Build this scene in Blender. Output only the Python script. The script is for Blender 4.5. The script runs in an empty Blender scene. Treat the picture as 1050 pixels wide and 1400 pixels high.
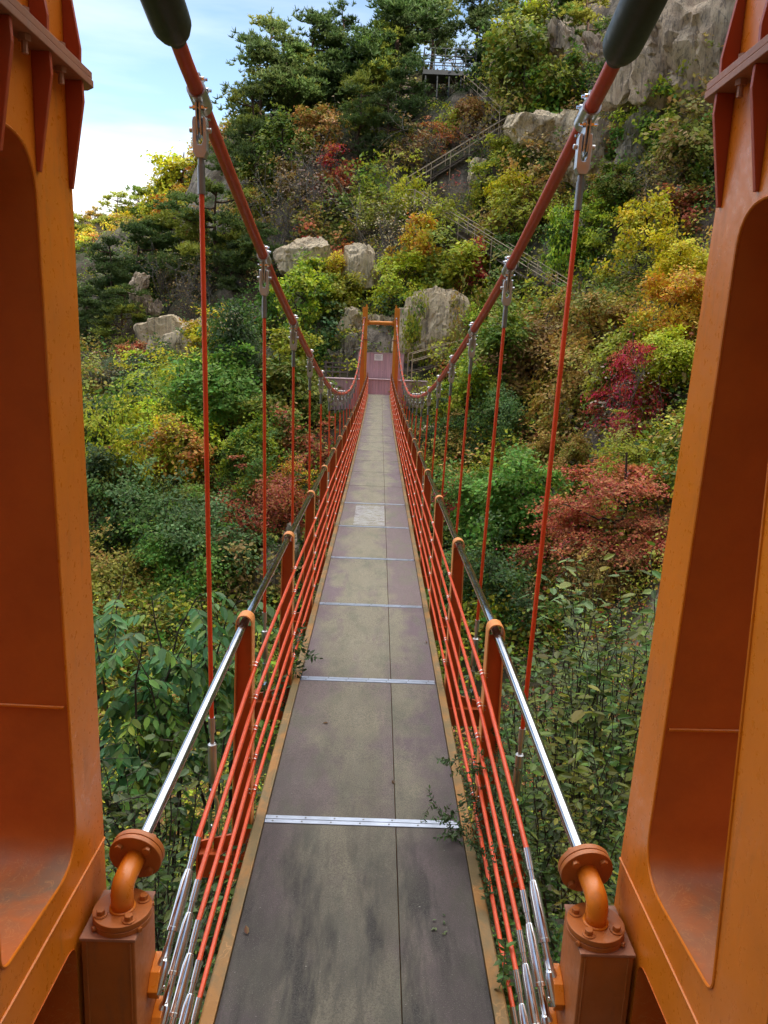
import bpy, math, random
import numpy as np
from mathutils import Vector, Matrix, noise as mnoise

random.seed(7)
RNG = np.random.default_rng(7)
scene = bpy.context.scene
COL = scene.collection
F = 1051.0                       # focal length in pixels of the 1050 x 1400 frame
PI = math.pi
rad = math.radians

# ------------------------------------------------------------------ camera
YAW, PITCH, ROLL = .0128, math.atan(220 / F), .0404
CAMPOS = np.array([-.0031, 0, 2.824])
_f = np.array([math.sin(YAW) * math.cos(PITCH), math.cos(YAW) * math.cos(PITCH), -math.sin(PITCH)])
_r = np.array([math.cos(YAW), -math.sin(YAW), 0.0])
_u = np.cross(_r, _f)
_c, _s = math.cos(ROLL), math.sin(ROLL)
_r, _u = _c * _r + _s * _u, -_s * _r + _c * _u


def ray(u, v):
    return _f + _r * (u - 525) / F - _u * (v - 700) / F


cam_d = bpy.data.cameras.new('camera')
cam = bpy.data.objects.new('camera', cam_d)
COL.objects.link(cam)
cam.matrix_world = Matrix(((_r[0], _u[0], -_f[0], CAMPOS[0]), (_r[1], _u[1], -_f[1], CAMPOS[1]),
                           (_r[2], _u[2], -_f[2], CAMPOS[2]), (0, 0, 0, 1)))
cam_d.sensor_fit = 'HORIZONTAL'
cam_d.sensor_width = 36.0
cam_d.lens = 36.0 * F / 1050
cam_d.clip_start = .05
cam_d.clip_end = 3000
scene.camera = cam
scene.render.resolution_x, scene.render.resolution_y = 768, 1024


# ------------------------------------------------------------------ object helpers
def tag(o, label=None, cat=None, group=None, kind=None):
    if label: o['label'] = label
    if cat: o['category'] = cat
    if group: o['group'] = group
    if kind: o['kind'] = kind
    return o


def empty(name, loc, label=None, cat=None, group=None):
    o = bpy.data.objects.new(name, None)
    COL.objects.link(o)
    o.location = loc
    o.empty_display_size = .1
    return tag(o, label, cat, group)


class MB:
    """collects shapes in the coordinates of the owner and links them as one mesh"""
    def __init__(s, org=(0, 0, 0)):
        s.v, s.f, s.o = [], [], Vector(org)

    def add(s, vs, fs):
        n = len(s.v)
        s.v += [tuple(Vector(p) - s.o) for p in vs]
        s.f += [tuple(n + i for i in f) for f in fs]
        return s

    def box(s, c, d, rot=None):
        x, y, z = d[0] / 2, d[1] / 2, d[2] / 2
        P = [Vector((a, b, e)) for a in (-x, x) for b in (-y, y) for e in (-z, z)]
        if rot is not None: P = [rot @ p for p in P]
        c = Vector(c)
        return s.add([c + p for p in P], [(0, 1, 3, 2), (4, 6, 7, 5), (0, 4, 5, 1), (2, 3, 7, 6), (0, 2, 6, 4), (1, 5, 7, 3)])

    def tube(s, pts, r, n=12, caps=True, flat=1.0):
        pts = [Vector(p) for p in pts]
        m = len(pts)
        rr = r if isinstance(r, (list, tuple)) else [r] * m
        t0 = (pts[1] - pts[0]).normalized()
        a = Vector((0, 0, 1)) if abs(t0.z) < .9 else Vector((1, 0, 0))
        nx = (a - t0 * a.dot(t0)).normalized()
        V, Fc = [], []
        for i, p in enumerate(pts):
            t = (pts[min(i + 1, m - 1)] - pts[max(i - 1, 0)])
            if t.length < 1e-9: t = t0
            t.normalize()
            nx = nx - t * nx.dot(t)
            if nx.length < 1e-6: nx = t.orthogonal()
            nx.normalize()
            ny = t.cross(nx)
            for k in range(n):
                an = 2 * PI * k / n
                V.append(p + (nx * math.cos(an) + ny * math.sin(an) * flat) * rr[i])
        for i in range(m - 1):
            for k in range(n):
                k2 = (k + 1) % n
                Fc.append((i * n + k, i * n + k2, (i + 1) * n + k2, (i + 1) * n + k))
        if caps:
            Fc.append(tuple(reversed(range(n))))
            Fc.append(tuple(range((m - 1) * n, m * n)))
        return s.add(V, Fc)

    def prism(s, poly, ax, a, b):
        """poly of 2-D points extruded from a to b along axis ax (0 x, 1 y, 2 z)"""
        def P(q, w):
            if ax == 0: return (w, q[0], q[1])
            if ax == 1: return (q[0], w, q[1])
            return (q[0], q[1], w)
        n = len(poly)
        V = [P(q, a) for q in poly] + [P(q, b) for q in poly]
        Fc = [tuple(range(n)), tuple(range(2 * n - 1, n - 1, -1))]
        Fc += [(i, i + n, (i + 1) % n + n, (i + 1) % n) for i in range(n)]
        return s.add(V, Fc)

    def hexbolt(s, c, axis, r, h, n=6):
        c, axis = Vector(c), Vector(axis).normalized()
        return s.tube([c, c + axis * h], r, n)

    def build(s, name, material, parent=None, smooth=False, bevel=0, seg=2, loc=None):
        me = bpy.data.meshes.new(name)
        me.from_pydata(s.v, [], s.f)
        me.materials.append(material)
        import bmesh
        bm = bmesh.new(); bm.from_mesh(me)
        bmesh.ops.recalc_face_normals(bm, faces=bm.faces)
        bm.to_mesh(me); bm.free()
        if smooth:
            me.polygons.foreach_set('use_smooth', [True] * len(me.polygons))
            if smooth != 'all':
                try: me.set_sharp_from_angle(angle=rad(38))
                except Exception: pass
        o = bpy.data.objects.new(name, me)
        COL.objects.link(o)
        if parent is not None: o.parent = parent
        if loc is not None: o.location = loc
        elif parent is None: o.location = s.o
        if bevel:
            b = o.modifiers.new('bevel', 'BEVEL'); b.width = bevel; b.segments = seg; b.limit_method = 'ANGLE'; b.angle_limit = rad(40)
        return o


def copy_tree(o, parent=None):
    c = o.copy(); COL.objects.link(c)
    if parent is not None: c.parent = parent
    for ch in list(o.children): copy_tree(ch, c)
    return c


# ------------------------------------------------------------------ materials
class NT:
    def __init__(s, name):
        s.m = bpy.data.materials.new(name); s.m.use_nodes = True
        s.t = s.m.node_tree; s.t.nodes.clear()
        s.out = s.n('ShaderNodeOutputMaterial')

    def n(s, typ, **kw):
        nd = s.t.nodes.new(typ)
        for k, v in kw.items():
            if k.startswith('i_'): nd.inputs[k[2:].replace('_', ' ')].default_value = v
            else: setattr(nd, k, v)
        return nd

    def l(s, a, b): s.t.links.new(a, b)

    def noise(s, vec, scale, detail=4, rough=.55, dist=0):
        nd = s.n('ShaderNodeTexNoise'); nd.inputs['Scale'].default_value = scale
        nd.inputs['Detail'].default_value = detail; nd.inputs['Roughness'].default_value = rough
        nd.inputs['Distortion'].default_value = dist
        if vec is not None: s.l(vec, nd.inputs['Vector'])
        return nd.outputs['Fac']

    def ramp(s, fac, stops, interp='LINEAR'):
        nd = s.n('ShaderNodeValToRGB'); nd.color_ramp.interpolation = interp
        el = nd.color_ramp.elements
        while len(el) < len(stops): el.new(.5)
        for e, (p, c) in zip(el, stops):
            e.position = p; e.color = (c, c, c, 1) if not hasattr(c, '__len__') else (*c[:3], 1)
        s.l(fac, nd.inputs['Fac'])
        return nd.outputs['Color']

    def mix(s, fac, a, b, blend='MIX'):
        nd = s.n('ShaderNodeMix', data_type='RGBA', blend_type=blend)
        for sock, val in ((nd.inputs[0], fac), (nd.inputs[6], a), (nd.inputs[7], b)):
            if hasattr(val, 'is_linked'): s.l(val, sock)
            elif hasattr(val, '__len__'): sock.default_value = (*val[:3], 1)
            else: sock.default_value = val if sock == nd.inputs[0] else (val, val, val, 1)
        return nd.outputs[2]

    def math(s, op, a, b=0.0, clamp=False):
        nd = s.n('ShaderNodeMath', operation=op, use_clamp=clamp)
        for sock, val in zip(nd.inputs, (a, b)):
            if hasattr(val, 'is_linked'): s.l(val, sock)
            else: sock.default_value = val
        return nd.outputs[0]

    def pos(s, scale=None, obj=False):
        o = s.n('ShaderNodeTexCoord').outputs['Object'] if obj else s.n('ShaderNodeNewGeometry').outputs['Position']
        if scale:
            mp = s.n('ShaderNodeMapping'); mp.inputs['Scale'].default_value = scale
            s.l(o, mp.inputs['Vector']); o = mp.outputs['Vector']
        return o

    def bsdf(s, color, rough=.5, metal=0., bump=None, strength=.3, dist=.01, spec=.5):
        b = s.n('ShaderNodeBsdfPrincipled')
        for k, val in (('Base Color', color), ('Roughness', rough), ('Metallic', metal), ('Specular IOR Level', spec)):
            if hasattr(val, 'is_linked'): s.l(val, b.inputs[k])
            elif hasattr(val, '__len__'): b.inputs[k].default_value = (*val[:3], 1)
            else: b.inputs[k].default_value = val
        if bump is not None:
            bp = s.n('ShaderNodeBump'); bp.inputs['Strength'].default_value = strength; bp.inputs['Distance'].default_value = dist
            s.l(bump, bp.inputs['Height']); s.l(bp.outputs['Normal'], b.inputs['Normal'])
        s.l(b.outputs['BSDF'], s.out.inputs['Surface'])
        return s.m


def paint(name, col, dirt=(.10, .055, .03), rough=.42, amt=.5, sc=1.0, spec=.5):
    t = NT(name); p = t.pos()
    n1 = t.noise(p, 2.2 * sc, 6, .65); n2 = t.noise(p, 28 * sc, 5, .7); n3 = t.noise(t.pos((9 * sc, 9 * sc, 1.3 * sc)), 1.5, 5, .6)
    c = t.mix(t.ramp(n1, [(.3, 0), (.75, 1)]), tuple(k * .86 for k in col), tuple(min(1, k * 1.10) for k in col))
    st = t.math('MULTIPLY', t.ramp(n3, [(.55, 0), (.78, 1)]), t.ramp(n2, [(.35, .2), (.7, 1)]))
    c = t.mix(t.math('MULTIPLY', st, amt), c, dirt)
    sp = t.ramp(t.noise(p, 95 * sc, 2, .5), [(.70, 0), (.76, 1)])
    c = t.mix(t.math('MULTIPLY', sp, .2 * amt), c, tuple(k * .4 for k in dirt))
    ch = t.math('MULTIPLY', t.ramp(t.noise(p, 21 * sc, 6, .72), [(.69, 0), (.71, 1)]), t.ramp(t.noise(p, 3.1 * sc, 3), [(.54, 0), (.62, 1)]))
    c = t.mix(t.math('MULTIPLY', ch, min(1, amt * .7)), c, (.11, .04, .018))
    fd = t.ramp(t.noise(p, .9 * sc, 5, .6), [(.55, 0), (.8, .35)])
    c = t.mix(t.math('MULTIPLY', fd, amt), c, tuple(min(1, .25 + .5 * k) for k in col))
    r = t.ramp(n2, [(.3, rough - .08), (.75, rough + .16)])
    return t.bsdf(c, r, 0, t.math('ADD', t.math('MULTIPLY', n2, .6), t.math('MULTIPLY', t.noise(p, 7 * sc), 1.2)), .22, .004)


def metal(name, col, rough=.25, var=.12, bump=.1):
    t = NT(name); p = t.pos()
    n = t.noise(p, 35, 5, .6)
    c = t.mix(t.ramp(t.noise(p, 6, 4), [(.35, 0), (.7, 1)]), tuple(k * .72 for k in col), col)
    return t.bsdf(c, t.ramp(n, [(.3, max(.04, rough - var)), (.75, rough + var)]), 1.0, n, bump, .002)


M = {}
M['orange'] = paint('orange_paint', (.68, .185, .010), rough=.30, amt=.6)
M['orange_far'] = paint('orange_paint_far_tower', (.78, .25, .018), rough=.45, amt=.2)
M['flange'] = paint('flange_paint', (.36, .15, .085), dirt=(.20, .15, .12), rough=.5, amt=.9, sc=1.6)
M['pedestal'] = paint('pedestal_paint', (.42, .12, .022), dirt=(.13, .08, .05), rough=.42, amt=.75, sc=1.5)
M['post'] = paint('post_paint_shaded', (.46, .075, .008), rough=.45, amt=.25, sc=2)  # same paint as the straps, darkened and reddened to carry its shade
M['strap'] = paint('strap_paint_skylit', (.66, .25, .07), rough=.45, amt=.3, sc=2)  # the post paint lightened, sky reflection put into the colour
M['rope'] = paint('red_rope_sheath', (.60, .062, .011), dirt=(.25, .10, .08), rough=.36, amt=.35, sc=2)
M['cable'] = paint('main_cable_sheath', (.44, .045, .018), dirt=(.16, .07, .05), rough=.4, amt=.5, sc=2)
M['hanger'] = paint('hanger_sheath', (.70, .062, .008), rough=.4, amt=.15, sc=2)
M['sheath'] = paint('dark_green_boot', (.022, .032, .026), dirt=(.06, .06, .05), rough=.45, amt=.5)
M['chrome'] = metal('polished_steel', (.80, .82, .85), .12, .07, .05)
M['pipe'] = metal('worn_stainless_pipe', (.52, .54, .57), .15, .09, .05)
M['steel'] = metal('galvanised_steel', (.62, .63, .66), .40, .12, .2)
M['darksteel'] = metal('dull_steel', (.28, .28, .29), .42, .12, .2)
M['zinc'] = metal('zinc_strip', (.44, .49, .60), .42, .12, .25)


def beam_mat():
    t = NT('weathered_beam_paint'); p = t.pos()
    n1 = t.noise(t.pos((1, .6, 1)), 5.5, 7, .62, .5); n2 = t.noise(p, 45, 4, .7)
    c = t.mix(t.ramp(n1, [(.36, 0), (.56, 1)]), (.30, .135, .028), (.15, .105, .042))
    cr = t.n('ShaderNodeTexVoronoi', feature='DISTANCE_TO_EDGE'); cr.inputs['Scale'].default_value = 13
    w = t.n('ShaderNodeMix', data_type='VECTOR'); w.inputs[0].default_value = .12
    nc = t.n('ShaderNodeTexNoise'); nc.inputs['Scale'].default_value = 14; t.l(p, nc.inputs['Vector'])
    t.l(p, w.inputs[4]); t.l(nc.outputs['Color'], w.inputs[5]); t.l(w.outputs[1], cr.inputs['Vector'])
    k = t.math('MULTIPLY', t.ramp(cr.outputs['Distance'], [(0.0, 1), (.05, 0)]), t.ramp(t.noise(p, 3.1, 3), [(.52, 0), (.6, .8)]))
    c = t.mix(k, c, (.40, .21, .075))
    c = t.mix(t.ramp(n2, [(.55, 0), (.8, .5)]), c, (.07, .05, .03))
    return t.bsdf(c, .62, 0, n2, .35, .004)


M['beam'] = beam_mat()


def deck_mat():
    t = NT('worn_deck_board'); p = t.pos()
    sx = t.n('ShaderNodeSeparateXYZ'); t.l(p, sx.inputs[0])
    ax = t.math('ABSOLUTE', t.math('ADD', sx.outputs[0], .06))
    big = t.noise(p, 1.5, 5, .6); mid = t.noise(t.pos((1, .35, 1)), 5, 6, .65); fine = t.noise(p, 130, 4, .75); f2 = t.noise(p, 420, 2, .6)
    worn = t.math('ADD', t.math('MULTIPLY', ax, 1.35), t.math('MULTIPLY', t.math('SUBTRACT', big, .5), 1.5))
    worn = t.math('ADD', worn, t.math('MULTIPLY', t.math('SUBTRACT', mid, .5), .7))
    oi = t.n('ShaderNodeObjectInfo').outputs['Random']
    worn = t.math('ADD', worn, t.math('MULTIPLY', t.math('SUBTRACT', oi, .5), .35))
    c = t.mix(t.ramp(worn, [(.30, 0), (.62, 1)]), (.290, .262, .190), (.200, .140, .168))
    c = t.mix(t.ramp(t.noise(t.pos((1.4, .6, 1)), 3.4, 5, .65), [(.50, 0), (.64, .7)]), c, (.175, .178, .125))
    c = t.mix(t.ramp(t.noise(t.pos((2.2, .5, 1)), 2.1, 6, .7), [(.54, 0), (.68, .6)]), c, (.185, .115, .150))
    c = t.mix(t.ramp(t.noise(t.pos((1, 1, 1)), 8.5, 7, .75), [(.58, 0), (.72, .5)]), c, (.085, .075, .068))
    c = t.mix(t.math('MULTIPLY', t.math('SUBTRACT', oi, .2, True), .30), c, (.30, .26, .18))
    # boards darkened in colour for the tower's shade, patchy, easing off with distance
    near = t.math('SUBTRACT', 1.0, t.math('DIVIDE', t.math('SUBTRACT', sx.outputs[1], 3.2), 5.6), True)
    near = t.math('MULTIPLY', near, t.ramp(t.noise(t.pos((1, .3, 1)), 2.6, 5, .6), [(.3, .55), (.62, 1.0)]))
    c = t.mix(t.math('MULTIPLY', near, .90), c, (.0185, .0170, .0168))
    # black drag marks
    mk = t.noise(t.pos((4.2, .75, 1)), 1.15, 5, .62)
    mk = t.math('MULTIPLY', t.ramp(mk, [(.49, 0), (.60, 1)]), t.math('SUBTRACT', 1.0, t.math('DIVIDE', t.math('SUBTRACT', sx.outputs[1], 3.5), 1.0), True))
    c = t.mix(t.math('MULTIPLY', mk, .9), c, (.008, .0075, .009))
    # pale scuffs, strongest on the seventh board
    d = t.math('ABSOLUTE', t.math('SUBTRACT', sx.outputs[1], 13.75))
    dx = t.math('ABSOLUTE', t.math('ADD', sx.outputs[0], .09))
    box = t.math('MULTIPLY', t.math('LESS_THAN', d, .88), t.math('LESS_THAN', dx, .27))
    sc = t.math('MULTIPLY', t.ramp(t.noise(t.pos((1, 3.0, 1)), 7, 7, .72), [(.44, 0), (.52, 1)]), box)
    sc2 = t.math('MULTIPLY', t.ramp(t.noise(p, 6.0, 7, .75), [(.70, 0), (.74, 1)]), t.math('LESS_THAN', ax, .3))
    sc2 = t.math('MULTIPLY', sc2, t.math('GREATER_THAN', sx.outputs[1], 6.2))
    c = t.mix(t.math('MULTIPLY', t.math('MAXIMUM', sc, sc2), .75), c, (.52, .53, .56))
    c = t.mix(t.ramp(fine, [(.38, .85), (.56, 0)]), c, tuple((.05, .045, .04)))
    c = t.mix(t.ramp(f2, [(.63, 0), (.72, .5)]), c, (.42, .40, .36))
    g1 = t.noise(p, 62, 3, .6)
    c = t.mix(t.math('MULTIPLY', t.ramp(g1, [(.70, 0), (.74, .8)]), t.ramp(mid, [(.45, .1), (.65, 1)])), c, (.035, .03, .026))
    c = t.mix(t.ramp(g1, [(.255, .45), (.285, 0)]), c, (.36, .35, .32))
    bp = t.math('ADD', t.math('MULTIPLY', fine, .8), t.math('MULTIPLY', f2, .3))
    return t.bsdf(c, t.ramp(mid, [(.3, .55), (.7, .75)]), 0, bp, .5, .003, spec=.3)


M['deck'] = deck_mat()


def plain(name, col, rough=.7, var=.25, sc=3, bump=.3, bsc=40, stretch=None):
    t = NT(name); p = t.pos(stretch)
    n = t.noise(p, sc, 6, .6); n2 = t.noise(t.pos(), bsc, 4, .65)
    c = t.mix(t.ramp(n, [(.3, 0), (.7, 1)]), tuple(k * (1 - var) for k in col), tuple(k * (1 + var) for k in col))
    c = t.mix(t.ramp(n2, [(.55, 0), (.85, .35)]), c, tuple(k * .45 for k in col))
    return t.bsdf(c, rough, 0, n2, bump, .01)


M['mauve'] = plain('faded_mauve_boards', (.56, .36, .41), .75, .2, 1.0, .2, 20, (6, 6, .5))
M['mauve_top'] = plain('mauve_ledge', (.50, .37, .40), .8, .15)
M['grey_rail'] = plain('grey_timber', (.14, .12, .105), .8, .2)
M['stair'] = plain('hillside_stair_steel', (.42, .33, .23), .65, .2)
M['stair_wood'] = plain('stair_boards', (.11, .085, .065), .8, .2)
M['platform'] = plain('dark_platform_steel', (.045, .05, .055), .5, .2)
M['notice'] = plain('notice_white', (.86, .87, .88), .5, .05)
M['ink'] = plain('notice_print', (.30, .31, .33), .6, .1)
M['bark'] = plain('bark', (.075, .055, .042), .9, .35, 9, .6, 60, (1, 1, .3))
M['pinebark'] = plain('pine_bark', (.10, .06, .042), .9, .35, 9, .6, 60, (1, 1, .3))
M['twig'] = plain('dark_twig', (.045, .034, .026), .85, .3, 9, .3, 60)
M['greytwig'] = plain('grey_twig', (.17, .15, .13), .9, .3, 9, .3, 60)


def leaf_mat(name, hue=.035, vmin=.55, vmax=1.5, trans=.35, rough=.55, attr=False, spec=.3):
    t = NT(name)
    rn = t.n('ShaderNodeAttribute', attribute_name='rnd').outputs['Fac']
    if attr: base = t.n('ShaderNodeAttribute', attribute_name='tint').outputs['Color']
    else:
        base = t.n('ShaderNodeObjectInfo').outputs['Color']
        t2 = t.n('ShaderNodeAttribute', attribute_name='tint2'); t2.attribute_type = 'OBJECT'
        ck = t.n('ShaderNodeAttribute', attribute_name='clump').outputs['Fac']
        base = t.mix(t.ramp(ck, [(.50, 0), (.82, .9)]), base, t2.outputs['Color'])
    hs = t.n('ShaderNodeHueSaturation')
    wn = t.n('ShaderNodeTexWhiteNoise', noise_dimensions='1D'); t.l(t.math('MULTIPLY', rn, 917.3), wn.inputs['W'])
    t.l(t.math('ADD', .5, t.math('MULTIPLY', t.math('SUBTRACT', wn.outputs['Value'], .5), 2 * hue)), hs.inputs['Hue'])
    t.l(t.math('ADD', vmin, t.math('MULTIPLY', rn, vmax - vmin)), hs.inputs['Value'])
    t.l(base, hs.inputs['Color'])
    d = t.n('ShaderNodeBsdfPrincipled'); d.inputs['Roughness'].default_value = rough; d.inputs['Specular IOR Level'].default_value = spec
    t.l(hs.outputs['Color'], d.inputs['Base Color'])
    tr = t.n('ShaderNodeBsdfTranslucent'); t.l(hs.outputs['Color'], tr.inputs['Color'])
    mx = t.n('ShaderNodeMixShader'); mx.inputs[0].default_value = trans
    t.l(d.outputs[0], mx.inputs[1]); t.l(tr.outputs[0], mx.inputs[2]); t.l(mx.outputs[0], t.out.inputs['Surface'])
    return t.m


M['leaf'] = leaf_mat('autumn_leaf')
M['needle'] = leaf_mat('pine_needle', .02, .6, 1.6, .35)
M['nearleaf'] = leaf_mat('glossy_leaf', .03, .5, 1.6, .28, .42, spec=.32)
M['ground_leaf'] = leaf_mat('undergrowth_leaf', .03, .5, 1.5, .3, attr=True)


def rock_mat(name, a, b, dark=(.05, .045, .04), sc=1.0):
    t = NT(name); p = t.pos()
    n1 = t.noise(p, .55 * sc, 8, .62); n2 = t.noise(t.pos((1.6, 1.6, .22)), 1.2 * sc, 7, .65, .4); n3 = t.noise(p, 7 * sc, 7, .7)
    c = t.mix(t.ramp(n1, [(.35, 0), (.65, 1)]), a, b)
    c = t.mix(t.ramp(n2, [(.50, 0), (.66, .62)]), c, tuple(k * 1.7 for k in dark))
    c = t.mix(t.ramp(t.noise(t.pos((4.5, 4.5, .35)), 1.3 * sc, 6, .7, .3), [(.53, 0), (.60, .6)]), c, tuple(k * 1.1 for k in dark))
    c = t.mix(t.ramp(n3, [(.26, .6), (.40, 0)]), c, dark)
    vo = t.n('ShaderNodeTexVoronoi', feature='DISTANCE_TO_EDGE'); vo.inputs['Scale'].default_value = .75 * sc
    mp = t.n('ShaderNodeMapping'); mp.inputs['Scale'].default_value = (1.1, 1.1, .26); mp.inputs['Rotation'].default_value = (.35, .25, 0)
    ad = t.n('ShaderNodeVectorMath', operation='ADD'); nc = t.n('ShaderNodeTexNoise'); nc.inputs['Scale'].default_value = 1.3 * sc; nc.inputs['Detail'].default_value = 6
    t.l(p, nc.inputs['Vector']); t.l(p, ad.inputs[0]); t.l(nc.outputs['Color'], ad.inputs[1]); t.l(ad.outputs[0], mp.inputs[0]); t.l(mp.outputs[0], vo.inputs['Vector'])
    ck = t.math('MULTIPLY', t.ramp(vo.outputs['Distance'], [(0, 1), (.02, 0)]), t.ramp(t.noise(p, 1.1 * sc, 4, .6), [(.48, 0), (.6, .7)]))
    c = t.mix(t.math('MULTIPLY', ck, t.ramp(n1, [(.4, .2), (.6, .8)])), c, tuple(k * .5 for k in dark))
    c = t.mix(t.ramp(t.noise(p, 3.3 * sc, 6, .7), [(.62, 0), (.74, .35)]), c, (.11, .115, .06))
    h = t.math('SUBTRACT', t.math('ADD', t.math('MULTIPLY', n3, .8), t.math('MULTIPLY', n2, 1.3)), t.math('MULTIPLY', ck, .5))
    return t.bsdf(c, .85, 0, h, .9, .12)


M['rock'] = rock_mat('pale_granite', (.55, .43, .28), (.72, .60, .41))
M['rock_grey'] = rock_mat('grey_granite', (.27, .235, .18), (.43, .375, .285))
M['rock_brown'] = rock_mat('brown_granite', (.36, .25, .165), (.60, .48, .34))


def terrain_mat():
    t = NT('hillside_soil_and_rock'); p = t.pos()
    g = t.n('ShaderNodeNewGeometry'); sx = t.n('ShaderNodeSeparateXYZ'); t.l(g.outputs['Normal'], sx.inputs[0])
    n1 = t.noise(p, .22, 7, .6); n2 = t.noise(p, 2.2, 7, .68); n3 = t.noise(t.pos((1.5, 1.5, .3)), .9, 7, .65, .4)
    soil = t.mix(t.ramp(n2, [(.35, 0), (.65, 1)]), (.030, .024, .012), (.085, .058, .030))
    soil = t.mix(t.ramp(n1, [(.40, 0), (.55, .8)]), soil, (.045, .060, .016))
    rock = t.mix(t.ramp(n3, [(.38, 0), (.60, 1)]), (.075, .06, .048), (.26, .215, .165))
    rock = t.mix(t.ramp(t.noise(p, 5, 6, .7), [(.3, .7), (.5, 0)]), rock, (.04, .035, .03))
    st = t.math('ADD', t.math('SUBTRACT', .78, sx.outputs[2]), t.math('MULTIPLY', t.math('SUBTRACT', n1, .5), 1.1))
    fac = t.ramp(st, [(.10, 0), (.24, 1)])
    h = t.math('ADD', t.math('MULTIPLY', n2, .7), n3)
    return t.bsdf(t.mix(fac, soil, rock), .92, 0, h, .9, .2)


M['terrain'] = terrain_mat()
# ================================================================== THE BRIDGE
Y0, D, NJ = 4.2113, 2.1282, 20
JY = [Y0 + D * i for i in range(NJ + 1)]


def zd(y):
    s = (y - Y0) / (18 * D)
    if s < 0: return -.0137 * (y - Y0) * 0.6
    return -.5247 * s + .0812 * s * s + .5324 * s ** 3


# ------------------------------------------------------------------ deck
deck = empty('bridge_deck', (0, JY[0], 0), 'long narrow footbridge deck of worn grey boards between orange edge beams', 'bridge deck')
O = deck.location


def slab(x0, x1, y0, y1, zt, zb, n=3):
    m = MB(O); V = []
    for k in range(n + 1):
        y = y0 + (y1 - y0) * k / n
        for x in (x0, x1):
            for z in (zt, zb): V.append((x, y, zd(y) + z))
    Fc = []
    for k in range(n):
        a = 4 * k; b = a + 4
        Fc += [(a, a + 2, b + 2, b), (a + 1, b + 1, b + 3, a + 3), (a, b, b + 1, a + 1), (a + 2, a + 3, b + 3, b + 2)]
    Fc += [(0, 1, 3, 2), (4 * n, 4 * n + 2, 4 * n + 3, 4 * n + 1)]
    return m.add(V, Fc)


for i in range(-1, NJ):
    a = (JY[i] if i >= 0 else JY[0] - D) + (.006 if i < 6 else .012)
    b = JY[i + 1] - (.006 if i < 5 else .012)
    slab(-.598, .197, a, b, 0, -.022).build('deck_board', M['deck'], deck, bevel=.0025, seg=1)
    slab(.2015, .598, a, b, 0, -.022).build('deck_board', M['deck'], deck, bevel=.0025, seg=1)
for sgn in (-1, 1):
    m = MB(O)
    ys = [JY[0] - D - .3] + JY
    for a, b in zip(ys[:-1], ys[1:]):
        n = 3
        for k in range(n):
            y0, y1 = a + (b - a) * k / n, a + (b - a) * (k + 1) / n
            V = []
            for y in (y0, y1):
                for x, z in ((.601, .012), (.655, .012), (.663, .004), (.663, -.20), (.601, -.20)): V.append((sgn * x, y, zd(y) + z))
            m.add(V, [(0, 1, 6, 5), (1, 2, 7, 6), (2, 3, 8, 7), (3, 4, 9, 8), (4, 0, 5, 9)])
    m.build('edge_beam', M['beam'], deck)
for i in range(NJ + 1):
    y = JY[i]; z = zd(y)
    m = MB(O)
    for s in (-1, 1):
        if i < 6:
            m.box((-.006, y + s * .020, z + .0035), (1.185, .036, .005))
    if i >= 6: m.box((-.006, y, z - .022), (1.185, .06, .006))
    st = m.build('joint_strip' if i < 6 else 'joint_bar', M['zinc'] if i < 6 else M['darksteel'], deck, bevel=.0015, seg=1)
    if i < 5:
        b = MB(O)
        for s in (-1, 1):
            for k in range(7):
                x = -.53 + .177 * k + (0 if s > 0 else -.02)
                b.tube([(x, y + s * .02, z + .005), (x, y + s * .02, z + .0085)], .006, 8)
        b.build('screw', M['darksteel'], st)
    c = MB(O)
    c.box((0, y, z - .30), (2.02, .10, .16))
    for s in (-1, 1):
        c.box((s * .92, y, z - .215), (.14, .13, .012)); c.box((s * 1.0, y, z - .26), (.012, .15, .22))
        c.prism([(s * .70, z - .22), (s * .99, z - .22), (s * .99, z - .16), (s * .70, z - .08)], 1, y - .008, y + .008)
    c.build('cross_beam', M['post'], deck)
g = MB(O)
for x in (-.25, .25):
    for i in range(-1, NJ):
        a = JY[i] if i >= 0 else JY[0] - D
        g.add([(x + dx, y, zd(y) + z) for y in (a, JY[i + 1]) for dx in (-.04, .04) for z in (-.03, -.2)],
              [(0, 1, 3, 2), (4, 6, 7, 5), (0, 4, 5, 1), (2, 3, 7, 6), (0, 2, 6, 4), (1, 5, 7, 3)])
g.build('stringer', M['post'], deck)

# ------------------------------------------------------------------ main cables
CZ = [4.03, 3.50, 3.075, 2.72, 2.39, 2.11, 1.90, 1.755, 1.64, 1.555, 1.530, 1.575, 1.66, 1.79, 1.99, 2.23, 2.51, 2.87, 3.24, 3.71, 4.25]
CXL = [.958, .945, .942, .95, .953, .948, .95, .955, .967, .972, .962, .96, .963, .969, .972, .98, .996, 1.012, 1.035, 1.045, 1.06]
CXR = [.998, .99, .985, .98, .977, .966, .957, .957, .957, .957, .957, .957, .957, .957, .957, .957, .957, .95, .94, .93, .92]


def cable_pts(sgn):
    X = CXL if sgn < 0 else CXR
    P = [Vector((sgn * (X[0] + .0), 2.66, 4.47)), Vector((sgn * X[0], 3.76, 4.145))]
    P += [Vector((sgn * X[i], JY[i], CZ[i])) for i in range(NJ + 1)]
    P.append(Vector((sgn * (1.03 if sgn < 0 else .90), 47.40, 4.70)))
    return P


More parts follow.
